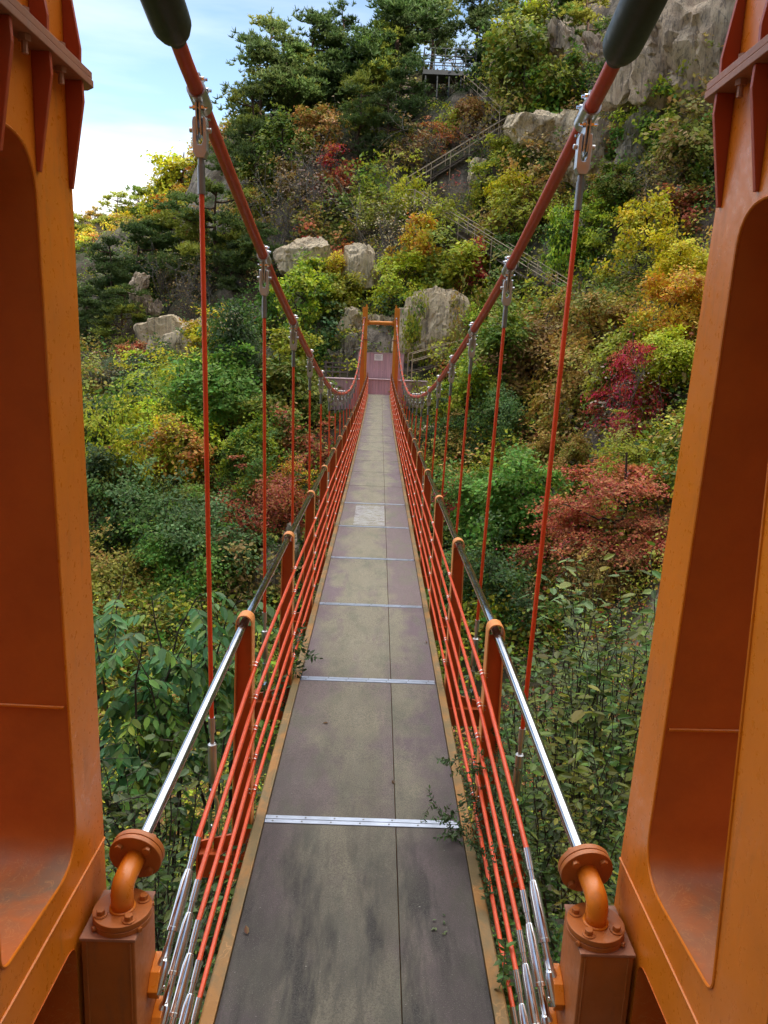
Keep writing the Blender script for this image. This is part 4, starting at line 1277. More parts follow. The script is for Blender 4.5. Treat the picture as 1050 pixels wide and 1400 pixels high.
T = [
    # left ridge on the skyline
    (108, 332, 62, 'pine', 'sunlit green', 98), (133, 322, 60, 'pine', 'olive', 99), (160, 305, 66, 'pine', 'sunlit green', 99), (188, 296, 66, 'pine', 'olive', 99), (214, 280, 70, 'broad', 'golden', 99),
    (238, 262, 74, 'pine', 'sunlit green', 99), (262, 250, 76, 'broad', 'yellow', 97), (286, 248, 84, 'broad', 'golden', 95), (310, 236, 90, 'broad', 'ochre', 92), (148, 345, 44, 'broad', 'orange', 94), (228, 306, 54, 'broad', 'orange', 92),
    (172, 318, 50, 'broad', 'golden', 96), (240, 288, 60, 'broad', 'golden', 94), (206, 312, 50, 'broad', 'yellow', 95), (126, 345, 44, 'broad', 'golden', 95), (276, 280, 64, 'broad', 'golden', 90), (186, 332, 54, 'broad', 'ochre', 92), (120, 362, 60, 'pine', 'sunlit green', 90), (262, 296, 60, 'broad', 'yellow green', 88), (300, 285, 60, 'pine', 'pine green', 84),
    # dark pines on the left
    (140, 395, 112, 'bigpine', 'pine green', 66), (188, 372, 112, 'bigpine', 'deep pine green', 68), (246, 348, 128, 'bigpine', 'pine green', 70), (298, 345, 140, 'bigpine', 'pine green', 66), (322, 392, 100, 'bigpine', 'deep pine green', 62),
    (212, 362, 66, 'broad', 'olive', None), (118, 442, 84, 'bigpine', 'deep pine green', None), (168, 440, 84, 'pine', 'pine green', None), (232, 396, 60, 'bare', 'brown', None), (274, 402, 66, 'bare', 'brown', None), (348, 352, 76, 'pine', 'pine green', None),
    (272, 330, 60, 'broad', 'ochre', None),
    # pines and oaks of the upper left slope
    (350, 130, 150, 'bigpine', 'pine green', 78), (388, 108, 120, 'bigpine', 'pine green', 80), (332, 205, 120, 'bigpine', 'pine green', 74), (422, 108, 130, 'bigpine', 'deep pine green', 82), (474, 84, 110, 'bigpine', 'pine green', 84), (446, 120, 110, 'bigpine', 'pine green', 82),
    (398, 222, 84, 'broad', 'olive', None), (436, 182, 70, 'broad', 'ochre', None), (362, 268, 76, 'broad', 'olive', None), (344, 300, 70, 'broad', 'ochre', None), (456, 214, 52, 'maple', 'scarlet', None), (458, 262, 60, 'broad', 'rust', None),
    (418, 292, 84, 'bare', 'grey', None), (382, 312, 70, 'bare', 'brown', None), (440, 256, 66, 'bare', 'grey', None), (398, 262, 60, 'broad', 'brown', None),
    # pines round the platform
    (528, 66, 150, 'bigpine', 'pine green', 82), (546, 50, 140, 'bigpine', 'deep pine green', 84), (504, 112, 120, 'bigpine', 'olive', 80), (590, 14, 90, 'bigpine', 'pine green', 90), (664, 40, 110, 'bigpine', 'pine green', 84), (692, 92, 130, 'bigpine', 'deep pine green', 80),
    (706, 30, 110, 'bigpine', 'olive', 86), (545, 140, 90, 'bigpine', 'deep pine green', 76), (520, 190, 90, 'bigpine', 'deep pine green', 72), (490, 168, 100, 'pine', 'pine green', None),
    (596, 186, 50, 'maple', 'rust', None), (632, 172, 54, 'broad', 'brown', None), (617, 164, 34, 'shrub', 'yellow green', None), (650, 205, 50, 'bare', 'brown', None), (588, 215, 56, 'bare', 'brown', None), (560, 208, 50, 'shrub', 'brown', None),
    # upper right
    (724, 100, 120, 'broad', 'olive', None), (742, 150, 90, 'broad', 'green', None), (768, 40, 96, 'pine', 'pine green', None), (806, 36, 90, 'pine', 'olive', None), (850, 92, 80, 'pine', 'pine green', None), (890, 70, 90, 'pine', 'olive', None),
    (908, 170, 96, 'broad', 'yellow green', None), (872, 210, 66, 'broad', 'green', None), (900, 262, 60, 'bare', 'brown', None), (842, 262, 60, 'broad', 'olive', None), (930, 110, 60, 'shrub', 'olive', None), (960, 230, 90, 'broad', 'olive', None), (800, 172, 50, 'shrub', 'brown', None), (830, 150, 60, 'bare', 'brown', None),
    (770, 118, 50, 'shrub', 'olive', None), (940, 290, 70, 'broad', 'rust', None), (870, 145, 60, 'broad', 'green', None),
    (930, 150, 70, 'broad', 'olive', None), (890, 120, 70, 'broad', 'ochre', None), (955, 190, 80, 'shrub', 'brown', None), (850, 200, 60, 'shrub', 'ochre', None), (724, 60, 80, 'broad', 'yellow green', None), (788, 120, 60, 'broad', 'green', None), (700, 130, 60, 'shrub', 'olive', None),
    (880, 30, 80, 'pine', 'pine green', None), (925, 60, 70, 'shrub', 'ochre', None), (690, 210, 50, 'broad', 'yellow green', None), (780, 215, 50, 'shrub', 'brown', None), (760, 235, 50, 'shrub', 'olive', None), (930, 240, 60, 'shrub', 'brown', None),
    (958, 75, 70, 'shrub', 'ochre', None), (918, 30, 60, 'broad', 'olive', None), (968, 140, 60, 'shrub', 'olive', None), (632, 478, 46, 'shrub', 'olive', 50.5), (566, 410, 34, 'shrub', 'yellow green', 52), (628, 424, 36, 'shrub', 'ochre', 52),
    # middle slope by the stairs
    (512, 256, 50, 'shrub', 'yellow green', None), (562, 246, 40, 'shrub', 'lime', None), (466, 286, 60, 'shrub', 'olive', None), (440, 318, 60, 'shrub', 'olive', None), (538, 330, 70, 'bare', 'pale', None), (566, 318, 60, 'broad', 'golden', None),
    (592, 352, 60, 'shrub', 'olive', None), (652, 332, 40, 'maple', 'scarlet', None), (604, 306, 50, 'shrub', 'yellow green', None), (642, 376, 84, 'broad', 'yellow green', None), (656, 262, 60, 'broad', 'yellow green', None), (692, 272, 60, 'broad', 'yellow', None),
    (722, 232, 60, 'broad', 'olive', None), (620, 284, 40, 'bare', 'brown', None), (540, 388, 70, 'broad', 'yellow green', None), (588, 394, 60, 'shrub', 'olive', None), (690, 352, 60, 'broad', 'green', None), (454, 345, 50, 'shrub', 'rust', None), (464, 362, 40, 'broad', 'golden', None),
    (442, 404, 80, 'broad', 'yellow green', None), (404, 416, 84, 'broad', 'lime', None), (470, 404, 64, 'broad', 'yellow green', None), (370, 432, 70, 'broad', 'green', None), (450, 452, 60, 'shrub', 'dark green', None), (524, 290, 44, 'shrub', 'olive', None), (600, 400, 40, 'shrub', 'yellow green', None),
    (720, 300, 60, 'shrub', 'yellow green', None), (676, 306, 44, 'shrub', 'ochre', None), (705, 395, 60, 'shrub', 'olive', None), (744, 262, 60, 'shrub', 'ochre', None), (560, 420, 40, 'shrub', 'green', None), (505, 330, 40, 'bare', 'grey', None), (658, 436, 50, 'broad', 'lime', None),
    # left lower
    (322, 470, 116, 'dense', 'dark green', 47), (238, 500, 46, 'shrub', 'yellow', None), (236, 440, 34, 'maple', 'scarlet', None), (188, 490, 44, 'broad', 'rust', None), (152, 530, 60, 'bare', 'pale', None), (204, 508, 70, 'bigshrub', 'blue green', None),
    (262, 530, 80, 'bigshrub', 'yellow green', None), (226, 575, 96, 'bigshrub', 'yellow green', None), (176, 592, 84, 'bigshrub', 'lime', None), (204, 622, 60, 'bigshrub', 'yellow', None), (290, 462, 66, 'broad', 'golden', None), (322, 570, 140, 'bigbroad', 'bright green', None), (236, 590, 70, 'bigshrub', 'lime', None), (280, 560, 60, 'bigshrub', 'yellow green', None), (332, 640, 100, 'bigbroad', 'green', None),
    (254, 630, 90, 'broad', 'orange', None), (186, 652, 50, 'shrub', 'rust', None), (398, 640, 64, 'maple', 'orange', None), (372, 590, 96, 'bigbroad', 'olive', None), (392, 536, 100, 'broad', 'olive', None), (412, 502, 84, 'broad', 'yellow green', None), (128, 610, 120, 'bigbroad', 'dark green', None), (136, 690, 120, 'bigbroad', 'dark green', None),
    (206, 702, 110, 'bigshrub', 'blue green', None), (270, 715, 110, 'bigshrub', 'blue green', None), (336, 704, 64, 'bigshrub', 'maroon', None), (376, 690, 70, 'bigshrub', 'maroon', None), (128, 520, 70, 'shrub', 'olive', None), (240, 760, 90, 'bigshrub', 'green', None), (160, 780, 90, 'bigshrub', 'olive', None), (340, 780, 80, 'shrub', 'brown', None), (430, 560, 60, 'broad', 'olive', None), (426, 610, 56, 'shrub', 'maroon', None), (250, 680, 60, 'bigshrub', 'olive', None),
    # right
    (694, 505, 116, 'bigbroad', 'olive', None), (652, 530, 84, 'broad', 'yellow green', None), (618, 556, 60, 'shrub', 'olive', None), (742, 472, 116, 'bigbroad', 'brown', None), (802, 480, 126, 'bigbroad', 'ochre', None), (780, 556, 130, 'bigbroad', 'ochre', None), (842, 530, 130, 'bigbroad', 'olive', None), (872, 470, 80, 'bigmaple', 'scarlet', 33),
    (822, 335, 66, 'broad', 'yellow green', None), (872, 318, 76, 'broad', 'golden', None), (938, 372, 110, 'bigbroad', 'yellow', None), (925, 430, 110, 'bigbroad', 'golden', None), (780, 340, 66, 'broad', 'green', None), (764, 312, 60, 'broad', 'lime', None), (812, 284, 60, 'broad', 'yellow green', None), (836, 258, 50, 'broad', 'ochre', None), (912, 515, 96, 'bigbroad', 'yellow green', None),
    (888, 572, 110, 'bare', 'grey', None), (690, 590, 84, 'bigbroad', 'blue green', None), (640, 600, 70, 'bigshrub', 'dark green', None), (624, 652, 44, 'maple', 'scarlet', None), (704, 690, 160, 'bigbroad', 'bright green', None), (656, 716, 120, 'bigbroad', 'bright green', None), (856, 690, 170, 'bigmaple', 'maroon', None), (800, 728, 110, 'bigmaple', 'maroon', None),
    (744, 640, 70, 'bigbroad', 'ochre', None), (792, 640, 70, 'bigbroad', 'ochre', None), (898, 730, 100, 'bigmaple', 'maroon', None), (690, 800, 96, 'bigshrub', 'dark green', None), (770, 800, 90, 'bigshrub', 'brown', None), (850, 400, 70, 'bigshrub', 'olive', None), (780, 410, 50, 'shrub', 'brown', None), (736, 420, 56, 'shrub', 'yellow green', None), (700, 450, 60, 'shrub', 'olive', None), (870, 640, 80, 'bigshrub', 'olive', None), (600, 620, 60, 'bigshrub', 'olive', None),
    (820, 400, 60, 'bare', 'grey', None), (640, 480, 50, 'shrub', 'yellow green', None), (580, 540, 40, 'shrub', 'olive', None), (660, 660, 60, 'bigshrub', 'green', None), (840, 780, 90, 'bigshrub', 'brown', None), (640, 780, 70, 'bigshrub', 'dark green', None), (430, 480, 40, 'shrub', 'green', None), (395, 470, 50, 'shrub', 'yellow green', None),
]
KIND = {'broad': ('broadleaf_tree', 'leafy tree', 'tree'), 'bigbroad': ('broadleaf_tree', 'full leafy tree', 'tree'), 'maple': ('maple_tree', 'small maple', 'tree'), 'bigmaple': ('maple_tree', 'spreading maple', 'tree'),
        'dense': ('evergreen_tree', 'dense round evergreen', 'tree'), 'shrub': ('shrub', 'shrub', 'shrub'), 'bigshrub': ('shrub', 'bushy shrub', 'shrub'), 'bare': ('bare_shrub', 'nearly leafless shrub', 'shrub'), 'pine': ('pine_tree', 'pine', 'tree'), 'bigpine': ('pine_tree', 'layered pine', 'tree')}


def where(u, v):
    if v < 235 and u > 700: r = 'on the upper right cliffs'
    elif v < 130: r = 'on the ridge'
    elif v < 235: r = 'on the steep upper slope'
    elif v < 330: r = 'level with the hillside stairs' if u > 430 else 'on the upper left slope'
    elif v < 430: r = 'above tower height'
    elif v < 520: r = 'at far gate height'
    elif v < 610: r = 'just under bridge level'
    elif v < 690: r = 'in the gorge'
    else: r = 'deep in the near gorge'
    if u < 180: h = 'beside the left tower leg'
    elif u < 270: h = 'left of the first left hanger'
    elif u < 320: h = 'behind the first left hanger'
    elif u < 400: h = 'by the second left hanger'
    elif u < 485: h = 'left of the far tower'
    elif u < 560: h = 'above the far tower'
    elif u < 640: h = 'right of the far tower'
    elif u < 705: h = 'by the second right hanger'
    elif u < 770: h = 'behind the first right hanger'
    elif u < 850: h = 'past the first right hanger'
    else: h = 'beside the right tower leg'
    return r, h


SECOND = {'dark green': ['green', 'olive'], 'green': ['yellow green', 'dark green', 'bright green'], 'bright green': ['green', 'yellow green'], 'yellow green': ['green', 'lime', 'olive'], 'lime': ['green', 'yellow'],
          'yellow': ['lime', 'yellow green', 'golden'], 'golden': ['yellow green', 'orange', 'ochre'], 'orange': ['golden', 'olive', 'rust'], 'scarlet': ['maroon', 'orange'], 'maroon': ['rust', 'olive', 'brown'], 'rust': ['olive', 'orange', 'brown'],
          'olive': ['green', 'ochre', 'yellow green'], 'brown': ['olive', 'ochre'], 'ochre': ['olive', 'yellow green', 'brown'], 'pine green': ['deep pine green', 'olive'], 'deep pine green': ['pine green'], 'blue green': ['green', 'dark green'],
          'grey': ['brown'], 'pale': ['ochre'], 'sunlit green': ['yellow green', 'olive']}
cnt = {}
made = []
jr = np.random.default_rng(5)
for (u, v, hp, kind, colr, Yf) in T:
    d = ray(u, v); d = d / d[1]
    if Yf is None:
        p = hit(u, v + hp * .42)
        if p is None: Yb = 88.0
        else: Yb = float(p[1])
    else: Yb = Yf
    if colr in ('scarlet', 'orange', 'yellow', 'golden', 'lime') and Yf is None and v > 190: Yb -= 2.2 if Yb > 30 else 1.2
    c = CAMPOS + d * Yb
    H = hp * Yb / F * (1.38 if 'broad' in kind or 'shrub' in kind else 1.2)
    g = float(ground(c[0], c[1]))
    z0 = c[2] - H * .5
    base = min(g, z0) if z0 < g + .5 else z0
    if z0 > g + .5:                      # stand it on the ground: taller stem
        H = (c[2] + H * .5) - g; base = g
    nm, phrase, cat = KIND[kind]
    k = cnt.get(kind, 0); cnt[kind] = k + 1
    tm, cm = PROTO[kind][k % len(PROTO[kind])]
    root = empty(nm, (c[0], c[1], base))
    wf = min(1.35, max(.8, 1.0 * jr.uniform(.9, 1.2))) * (min(1.0, hp * Yb / F * 1.25 / H) if H > hp * Yb / F * 1.3 else 1)
    if 'pine' in kind: wf *= .86
    root.rotation_euler = (0, 0, jr.uniform(0, 2 * PI)); root.scale = (H * wf, H * wf, H)
    a = link('trunk', tm, root); b = link('crown', cm, root)
    col = np.array(PAL[colr]) * jr.uniform(.86, 1.16) * (1 + jr.uniform(-.08, .08, 3))
    b.color = (*np.clip(col, 0, 1), 1)
    sc = SECOND[colr]; b['tint2'] = [float(q) for q in PAL[sc[jr.integers(0, len(sc))]]]
    r, h = where(u, v)
    made.append([root, colr, phrase, cat, r, h, u, v, hp])
# labels: colour + kind + where, told apart by place only where nothing else does
gr = {}
for t in made: gr.setdefault((t[1], t[2], t[4], t[5]), []).append(t)
for key, L in gr.items():
    L.sort(key=lambda t: t[6])
    for n, t in enumerate(L):
        pre = ''
        if len(L) == 2: pre = ('left ', 'right ')[n] if abs(L[0][6] - L[1][6]) > 12 else ('upper ', 'lower ')[int(t[7] > min(q[7] for q in L))]
        elif len(L) > 2: pre = ('leftmost ', 'middle ', 'rightmost ')[0 if n == 0 else 2 if n == len(L) - 1 else 1]
        tag(t[0], f'{pre}{key[0]} {key[1]} {key[2]} {key[3]}', t[3], 'trees and shrubs on the hillside')

# ------------------------------------------------------------------ undergrowth: one mass nobody could count
def undergrowth(name, nb, y0, y1, per, size, rmin, rmax, seed, um=330):
    rg = np.random.default_rng(seed)
    u = rg.uniform(-um + 0, 1050 + um, nb); q = rg.uniform(0, 1, nb); y = 1 / (1 / y0 + q * (1 / y1 - 1 / y0)) if y1 / y0 > 3 else y0 + q * (y1 - y0)
    x = (u - 525) / F * np.maximum(y, 5)
    ok = ~((np.abs(x) < 4.3) & (y > 44.5) & (y < 51.5)) & ~((np.abs(x) < 1.9) & (y < 4.4))
    x, y = x[ok], y[ok]; nb = len(x)
    z = ground(x, y)
    zone = np.sin(x * .21 + 1.3 * np.sin(y * .13)) + np.sin(y * .27 + x * .11 + 2) + rg.normal(size=nb) * .8
    pal = np.array([PAL[k] for k in (('dark green', 'brown', 'olive', 'green', 'green', 'yellow green', 'olive', 'ochre', 'yellow green', 'green', 'maroon', 'olive') if y1 > 14 else ('dark green', 'dark green', 'green', 'dark green'))])
    pi = np.clip(((zone + 3) / 6 * len(pal)).astype(int), 0, len(pal) - 1)
    col = pal[pi] * rg.uniform(.6, 1.15, (nb, 1))
    R = rg.uniform(rmin, rmax, nb)
    ns = 9; k = np.repeat(np.arange(nb), ns)                       # sprays of each bush
    d = unit(rg.normal(size=(len(k), 3))); d[:, 2] = np.abs(d[:, 2]) * .95
    sc_ = np.stack([x[k], y[k], z[k]], -1) + d * (rg.uniform(.25, 1.0, (len(k), 1)) ** .5) * R[k][:, None] * np.array([1, 1, .95])
    sn = unit(d * .8 + np.array([0, 0, .7]) + rg.normal(size=d.shape) * .35)
    scol = col[k] * rg.uniform(.7, 1.35, (len(k), 1)) * (1 + rg.normal(size=(len(k), 3)) * .10)
    m = np.repeat(np.arange(len(k)), max(1, per // ns))
    q = rg.normal(size=(len(m), 3)) * (R[k][m] * .24)[:, None]; q = q - (q * sn[m]).sum(1)[:, None] * sn[m] * .75
    P = sc_[m] + q
    V, Q = leaves(P, size * (.75 + .5 * rg.uniform(size=len(m))), rg, nrm=sn[m])
    rnd = np.clip(.4 * rg.uniform(size=len(k))[m] + .6 * rg.uniform(size=len(m)), 0, 1)
    col, m = scol, m
    o = link(name, np_mesh(name, V, Q, M['ground_leaf'], rnd, np.clip(col[m], 0, 1)))
    return tag(o, kind='stuff')


undergrowth('undergrowth', 5200, 26, 112, 90, .20, .7, 2.1, 1)
undergrowth('undergrowth', 2000, 12, 32, 110, .105, .5, 1.4, 2)
undergrowth('undergrowth', 700, 4.6, 12, 100, .062, .25, .60, 3)


# bare brush twigs on the slope
def brush(n, y0, y1, seed):
    rg = np.random.default_rng(seed); y = rg.uniform(y0, y1, n); u = rg.uniform(-100, 1150, n); x = (u - 525) / F * y
    ok = ~((np.abs(x) < 4.3) & (y > 44) & (y < 51.5)); x, y = x[ok], y[ok]; z = ground(x, y); n = len(x)
    k = 9; m = np.repeat(np.arange(n), k)
    p = np.stack([x[m], y[m], z[m]], -1) + rg.normal(size=(n * k, 3)) * np.array([.3, .3, .0])
    d = rg.normal(size=(n * k, 3)) * np.array([.5, .5, .2]) + np.array([0, 0, 1.0]); L = rg.uniform(.5, 1.9, (n * k, 1)); q = p + d * L * .8
    w = np.cross(d, rg.normal(size=d.shape)); w /= np.linalg.norm(w, axis=1)[:, None]; w *= .03
    V = np.stack([p - w, p + w, q + w * .3, q - w * .3], 1).reshape(-1, 3)
    c = np.array([(.16, .13, .10), (.09, .07, .05), (.12, .08, .06)])[rg.integers(0, 3, n)][m]
    o = link('undergrowth', np_mesh('undergrowth', V, np.arange(len(V)).reshape(-1, 4), M['ground_leaf'], rg.uniform(size=len(m)), c))
    tag(o, kind='stuff')


brush(450, 30, 90, 9)


# ------------------------------------------------------------------ plants close to the bridge
def near_leaf(P, A, N, L, W, rg, fold=.16):
    """rounded five-point half blades on either side of a midrib"""
    n = len(P); B = np.cross(N, A); B /= np.linalg.norm(B, axis=1)[:, None] + 1e-9; N = np.cross(A, B)
    L = L[:, None]; W = W[:, None]
    b = P; t = P + A * L - N * L * .12; m = P + A * L * .5 - N * W * fold
    l1 = P + A * L * .22 + B * W * .42; l2 = P + A * L * .62 + B * W * .40 - N * L * .03
    r1 = P + A * L * .22 - B * W * .42; r2 = P + A * L * .62 - B * W * .40 - N * L * .03
    V = np.stack([b, m, t, l2, l1, b, r1, r2, t, m], 1).reshape(-1, 3)
    return V, np.arange(len(V)).reshape(-1, 5)


def stem_bush(seed, H, nstem, leafL, spread, gap, twig='twig', side=True):
    """many upright stems with alternate oval leaves"""
    rg = np.random.default_rng(seed); br = []; P, A, N = [], [], []
    for k in range(nstem):
        a = rg.uniform(0, 2 * PI); r = spread * math.sqrt(rg.uniform(0, 1)); b = np.array([math.cos(a) * r * .5, math.sin(a) * r * .5, -.1])
        e = np.array([math.cos(a) * r * 1.1, math.sin(a) * r * 1.1, H * (.34 + .66 * rg.uniform(0, 1) ** .8) * (1 - .25 * r / spread)]) + rg.normal(size=3) * .06
        st_ = bent(b, e, rg, 8, .04); br.append((st_, .009, .003))
        segs = [st_]
        if side:
            for j in range(rg.integers(4, 8)):
                s = np.array(st_[rg.integers(2, 8)]); q = s + unit(rg.normal(size=3) * np.array([1, 1, .3]) + np.array([0, 0, .7])) * rg.uniform(.14, .32)
                b1 = bent(s, q, rg, 5, .06); br.append((b1, .004, .0015)); segs.append(b1)
        for sg in segs:
            sg = np.array(sg); ln = np.linalg.norm(np.diff(sg, axis=0), axis=1).sum(); m = int(ln / gap)
            for j in range(m):
                t = (j + rg.uniform(0, .8)) / max(1, m) * (len(sg) - 1.001)
                if sg is segs[0] and t < 1.2: continue
                i = int(t); p = sg[i] + (sg[i + 1] - sg[i]) * (t - i); ax = unit(sg[i + 1] - sg[i])
                an = j * 2.4 + rg.uniform(-.4, .4); o = unit(np.array([math.cos(an), math.sin(an), .25]) + ax * .3 + rg.normal(size=3) * .2)
                P.append(p); A.append(unit(o - np.array([0, 0, rg.uniform(.1, .6)]))); N.append(unit(np.array([0, 0, 1.0]) + rg.normal(size=3) * .35))
    P, A, N = np.array(P), np.array(A), np.array(N); L = leafL * rg.uniform(.35, 1.4, len(P))
    V, Q = near_leaf(P, A, N, L, L * rg.uniform(.42, .66, len(P)), rg)
    return tubes_np(br, 'stem', M[twig]), np_mesh('foliage', V, Q, M['nearleaf'], np.repeat(rg.uniform(size=len(P)), 2), clump=np.repeat(rg.uniform(size=len(P)), 2))


def pinnate_tree(seed, H, nbr, leafL, spread):
    """slanting stems with long compound leaves of paired leaflets"""
    rg = np.random.default_rng(seed); br = []; P, A, N = [], [], []
    for k in range(nbr):
        a = rg.uniform(0, 2 * PI); e = np.array([math.cos(a) * spread * rg.uniform(.2, 1), math.sin(a) * spread * rg.uniform(.2, 1), H * rg.uniform(.6, 1.0)])
        st_ = np.array(bent((rg.uniform(-.1, .1), rg.uniform(-.1, .1), -.2), e, rg, 8, .05)); br.append(([tuple(p) for p in st_], .017, .005))
        for j in range(rg.integers(9, 14)):
            t = rg.uniform(.38, 1) * 6.99; i = int(t); s = st_[i] + (st_[i + 1] - st_[i]) * (t - i)
            an = rg.uniform(0, 2 * PI); out = unit(np.array([math.cos(an), math.sin(an), rg.uniform(.1, .6)])); RL = rg.uniform(.32, .58)
            pts = [s + out * RL * q + np.array([0, 0, -.75 * RL * q * q]) for q in np.linspace(0, 1, 7)]
            br.append(([tuple(p) for p in pts], .0035, .0012))
            npair = rg.integers(5, 8)
            for m in range(npair):
                q = .25 + .72 * m / npair; f = q * 6; ii = min(5, int(f)); p = pts[ii] + (pts[ii + 1] - pts[ii]) * (f - ii); ax = unit(pts[ii + 1] - pts[ii]); sd = unit(np.cross(ax, np.array([0, 0, 1.0])))
                for s_ in (-1, 1):
                    P.append(p); A.append(unit(sd * s_ + ax * .45 + np.array([0, 0, -.35 - rg.uniform(0, .4)]) + rg.normal(size=3) * .15)); N.append(unit(np.array([0, 0, 1.0]) + rg.normal(size=3) * .25))
            P.append(pts[-1]); A.append(unit(pts[-1] - pts[-2])); N.append(np.array([0, 0, 1.0]))
    P, A, N = np.array(P), np.array(A), np.array(N); L = leafL * rg.uniform(.65, 1.2, len(P))
    V, Q = near_leaf(P, A, N, L, L * rg.uniform(.5, .62, len(P)), rg, .12)
    return tubes_np(br, 'stem', M['twig']), np_mesh('foliage', V, Q, M['nearleaf'], np.repeat(rg.uniform(size=len(P)), 2), clump=np.repeat(rg.uniform(size=len(P)), 2))


def place_near(name, label, cat, proto, u, vtop, Y, H, col, rz, s=1.0, group=None):
    d = ray(u, vtop); d = d / d[1]; c = CAMPOS + d * Y; c[2] -= H * s
    root = empty(name, c, label, cat, group); root.rotation_euler = (0, 0, rz); root.scale = (s, s, s)
    link('stem', proto[0], root); f = link('foliage', proto[1], root); f.color = (*col, 1); f['tint2'] = [col[0] * 1.6, col[1] * 1.15, col[2] * .6]
    return root


SB = [stem_bush(300 + k, 2.6, 12, .098, .60, .058) for k in range(3)]
SB2 = [stem_bush(320 + k, 1.6, 15, .078, .75, .052) for k in range(2)]
PN = [pinnate_tree(340 + k, 2.6, 4, .138, .8) for k in range(3)]
gA = 'leafy shrubs right of the bridge near the camera'
gl = (.085, .165, .032); gl2 = (.11, .145, .018); gl3 = (.060, .125, .024); gb = (.12, .20, .07)
for a in (
    ('tall_shrub', 'tallest grey green shrub with a feathery top just left of the right tower leg', 'shrub', SB[0], 842, 700, 6.9, 2.3, gb, .3, 1.15),
    ('tall_shrub', 'grey green leafy shrub touching the right tower leg below the maroon maple', 'shrub', SB[1], 890, 770, 6.2, 2.3, gl, 1.1, 1.0),
    ('tall_shrub', 'leafy shrub with pale leaves behind the lower end of the longest right hanger', 'shrub', SB[2], 765, 800, 6.6, 2.3, gl, 2.2, 1.0),
    ('tall_shrub', 'olive leafy shrub in the middle of the thicket right of the handrail', 'shrub', SB[1], 818, 800, 5.6, 2.3, gl2, 4.0, 1.0),
    ('tall_shrub', 'leafy shrub rising between the right handrail and the tower leg', 'shrub', SB[0], 805, 890, 4.9, 2.3, gl3, 5.2, .9),
    ('tall_shrub', 'dark leafy shrub against the lower part of the right tower leg', 'shrub', SB[2], 860, 880, 4.9, 2.3, gl2, .8, .95),
    ('tall_shrub', 'dark leafy shrub below the right handrail near the pedestal', 'shrub', SB2[0], 815, 1020, 4.2, 1.6, gl3, 1.9, .75),
    ('tall_shrub', 'low olive shrub filling the gap above the right pedestal', 'shrub', SB2[1], 850, 1060, 3.9, 1.6, gl2, 3.9, .65),
    ('tall_shrub', 'low dark shrub under the right handrail beside the red ropes', 'shrub', SB2[1], 800, 985, 5.2, 1.6, (.06, .10, .03), 2.9, 1.0),
    ('tall_shrub', 'small leafy shrub right of the second right hanger foot', 'shrub', SB2[0], 705, 880, 8.0, 1.6, (.07, .12, .04), .9, 1.2),
    ('tall_shrub', 'green shrub behind the thicket between hanger and maroon maple', 'shrub', SB2[0], 800, 800, 8.6, 1.6, gl, 5.5, 1.2),
): place_near(*a, group=gA)
gB = 'saplings left of the bridge near the camera'
pl = (.085, .22, .075); pl2 = (.12, .25, .045)
for a in (
    ('sapling', 'sapling with big paired leaflets behind the longest left hanger', 'sapling', PN[0], 275, 742, 7.0, 2.6, pl, .4, 1.0),
    ('sapling', 'blue green sapling with drooping leaflets beside the left tower leg', 'sapling', PN[1], 200, 800, 6.4, 2.6, pl, 2.4, .95),
    ('sapling', 'sapling with arching leaf sprays between the hanger and the left handrail', 'sapling', PN[2], 310, 790, 7.6, 2.6, pl2, 4.1, .95),
    ('sapling', 'sapling half hidden by the left tower leg', 'sapling', PN[0], 128, 770, 6.0, 2.6, pl, 3.3, .9),
    ('sapling', 'low broad leaved sapling under the left handrail', 'sapling', PN[1], 240, 880, 6.0, 2.6, pl2, 5.5, .8),
): place_near(*a, group=gB)
for a in (
    ('leafy_bush', 'dark green small leaved bush below the left handrail beside the tower leg', 'bush', SB2[0], 185, 1010, 4.6, 1.6, (.055, .10, .03), .6, 1.0),
    ('leafy_bush', 'green bush behind the left pedestal flange', 'bush', SB2[1], 205, 1090, 4.4, 1.6, (.06, .11, .03), 2.0, .75),
    ('leafy_bush', 'green bush under the foot of the longest left hanger', 'bush', SB2[0], 235, 1000, 5.4, 1.6, (.055, .10, .028), 3.6, 1.0),
    ('leafy_bush', 'low green bush between the left tower leg and the pedestal', 'bush', SB2[1], 160, 1090, 4.0, 1.6, (.06, .12, .03), 5.0, .9),
): place_near(*a, group='low bushes left of the bridge near the camera')


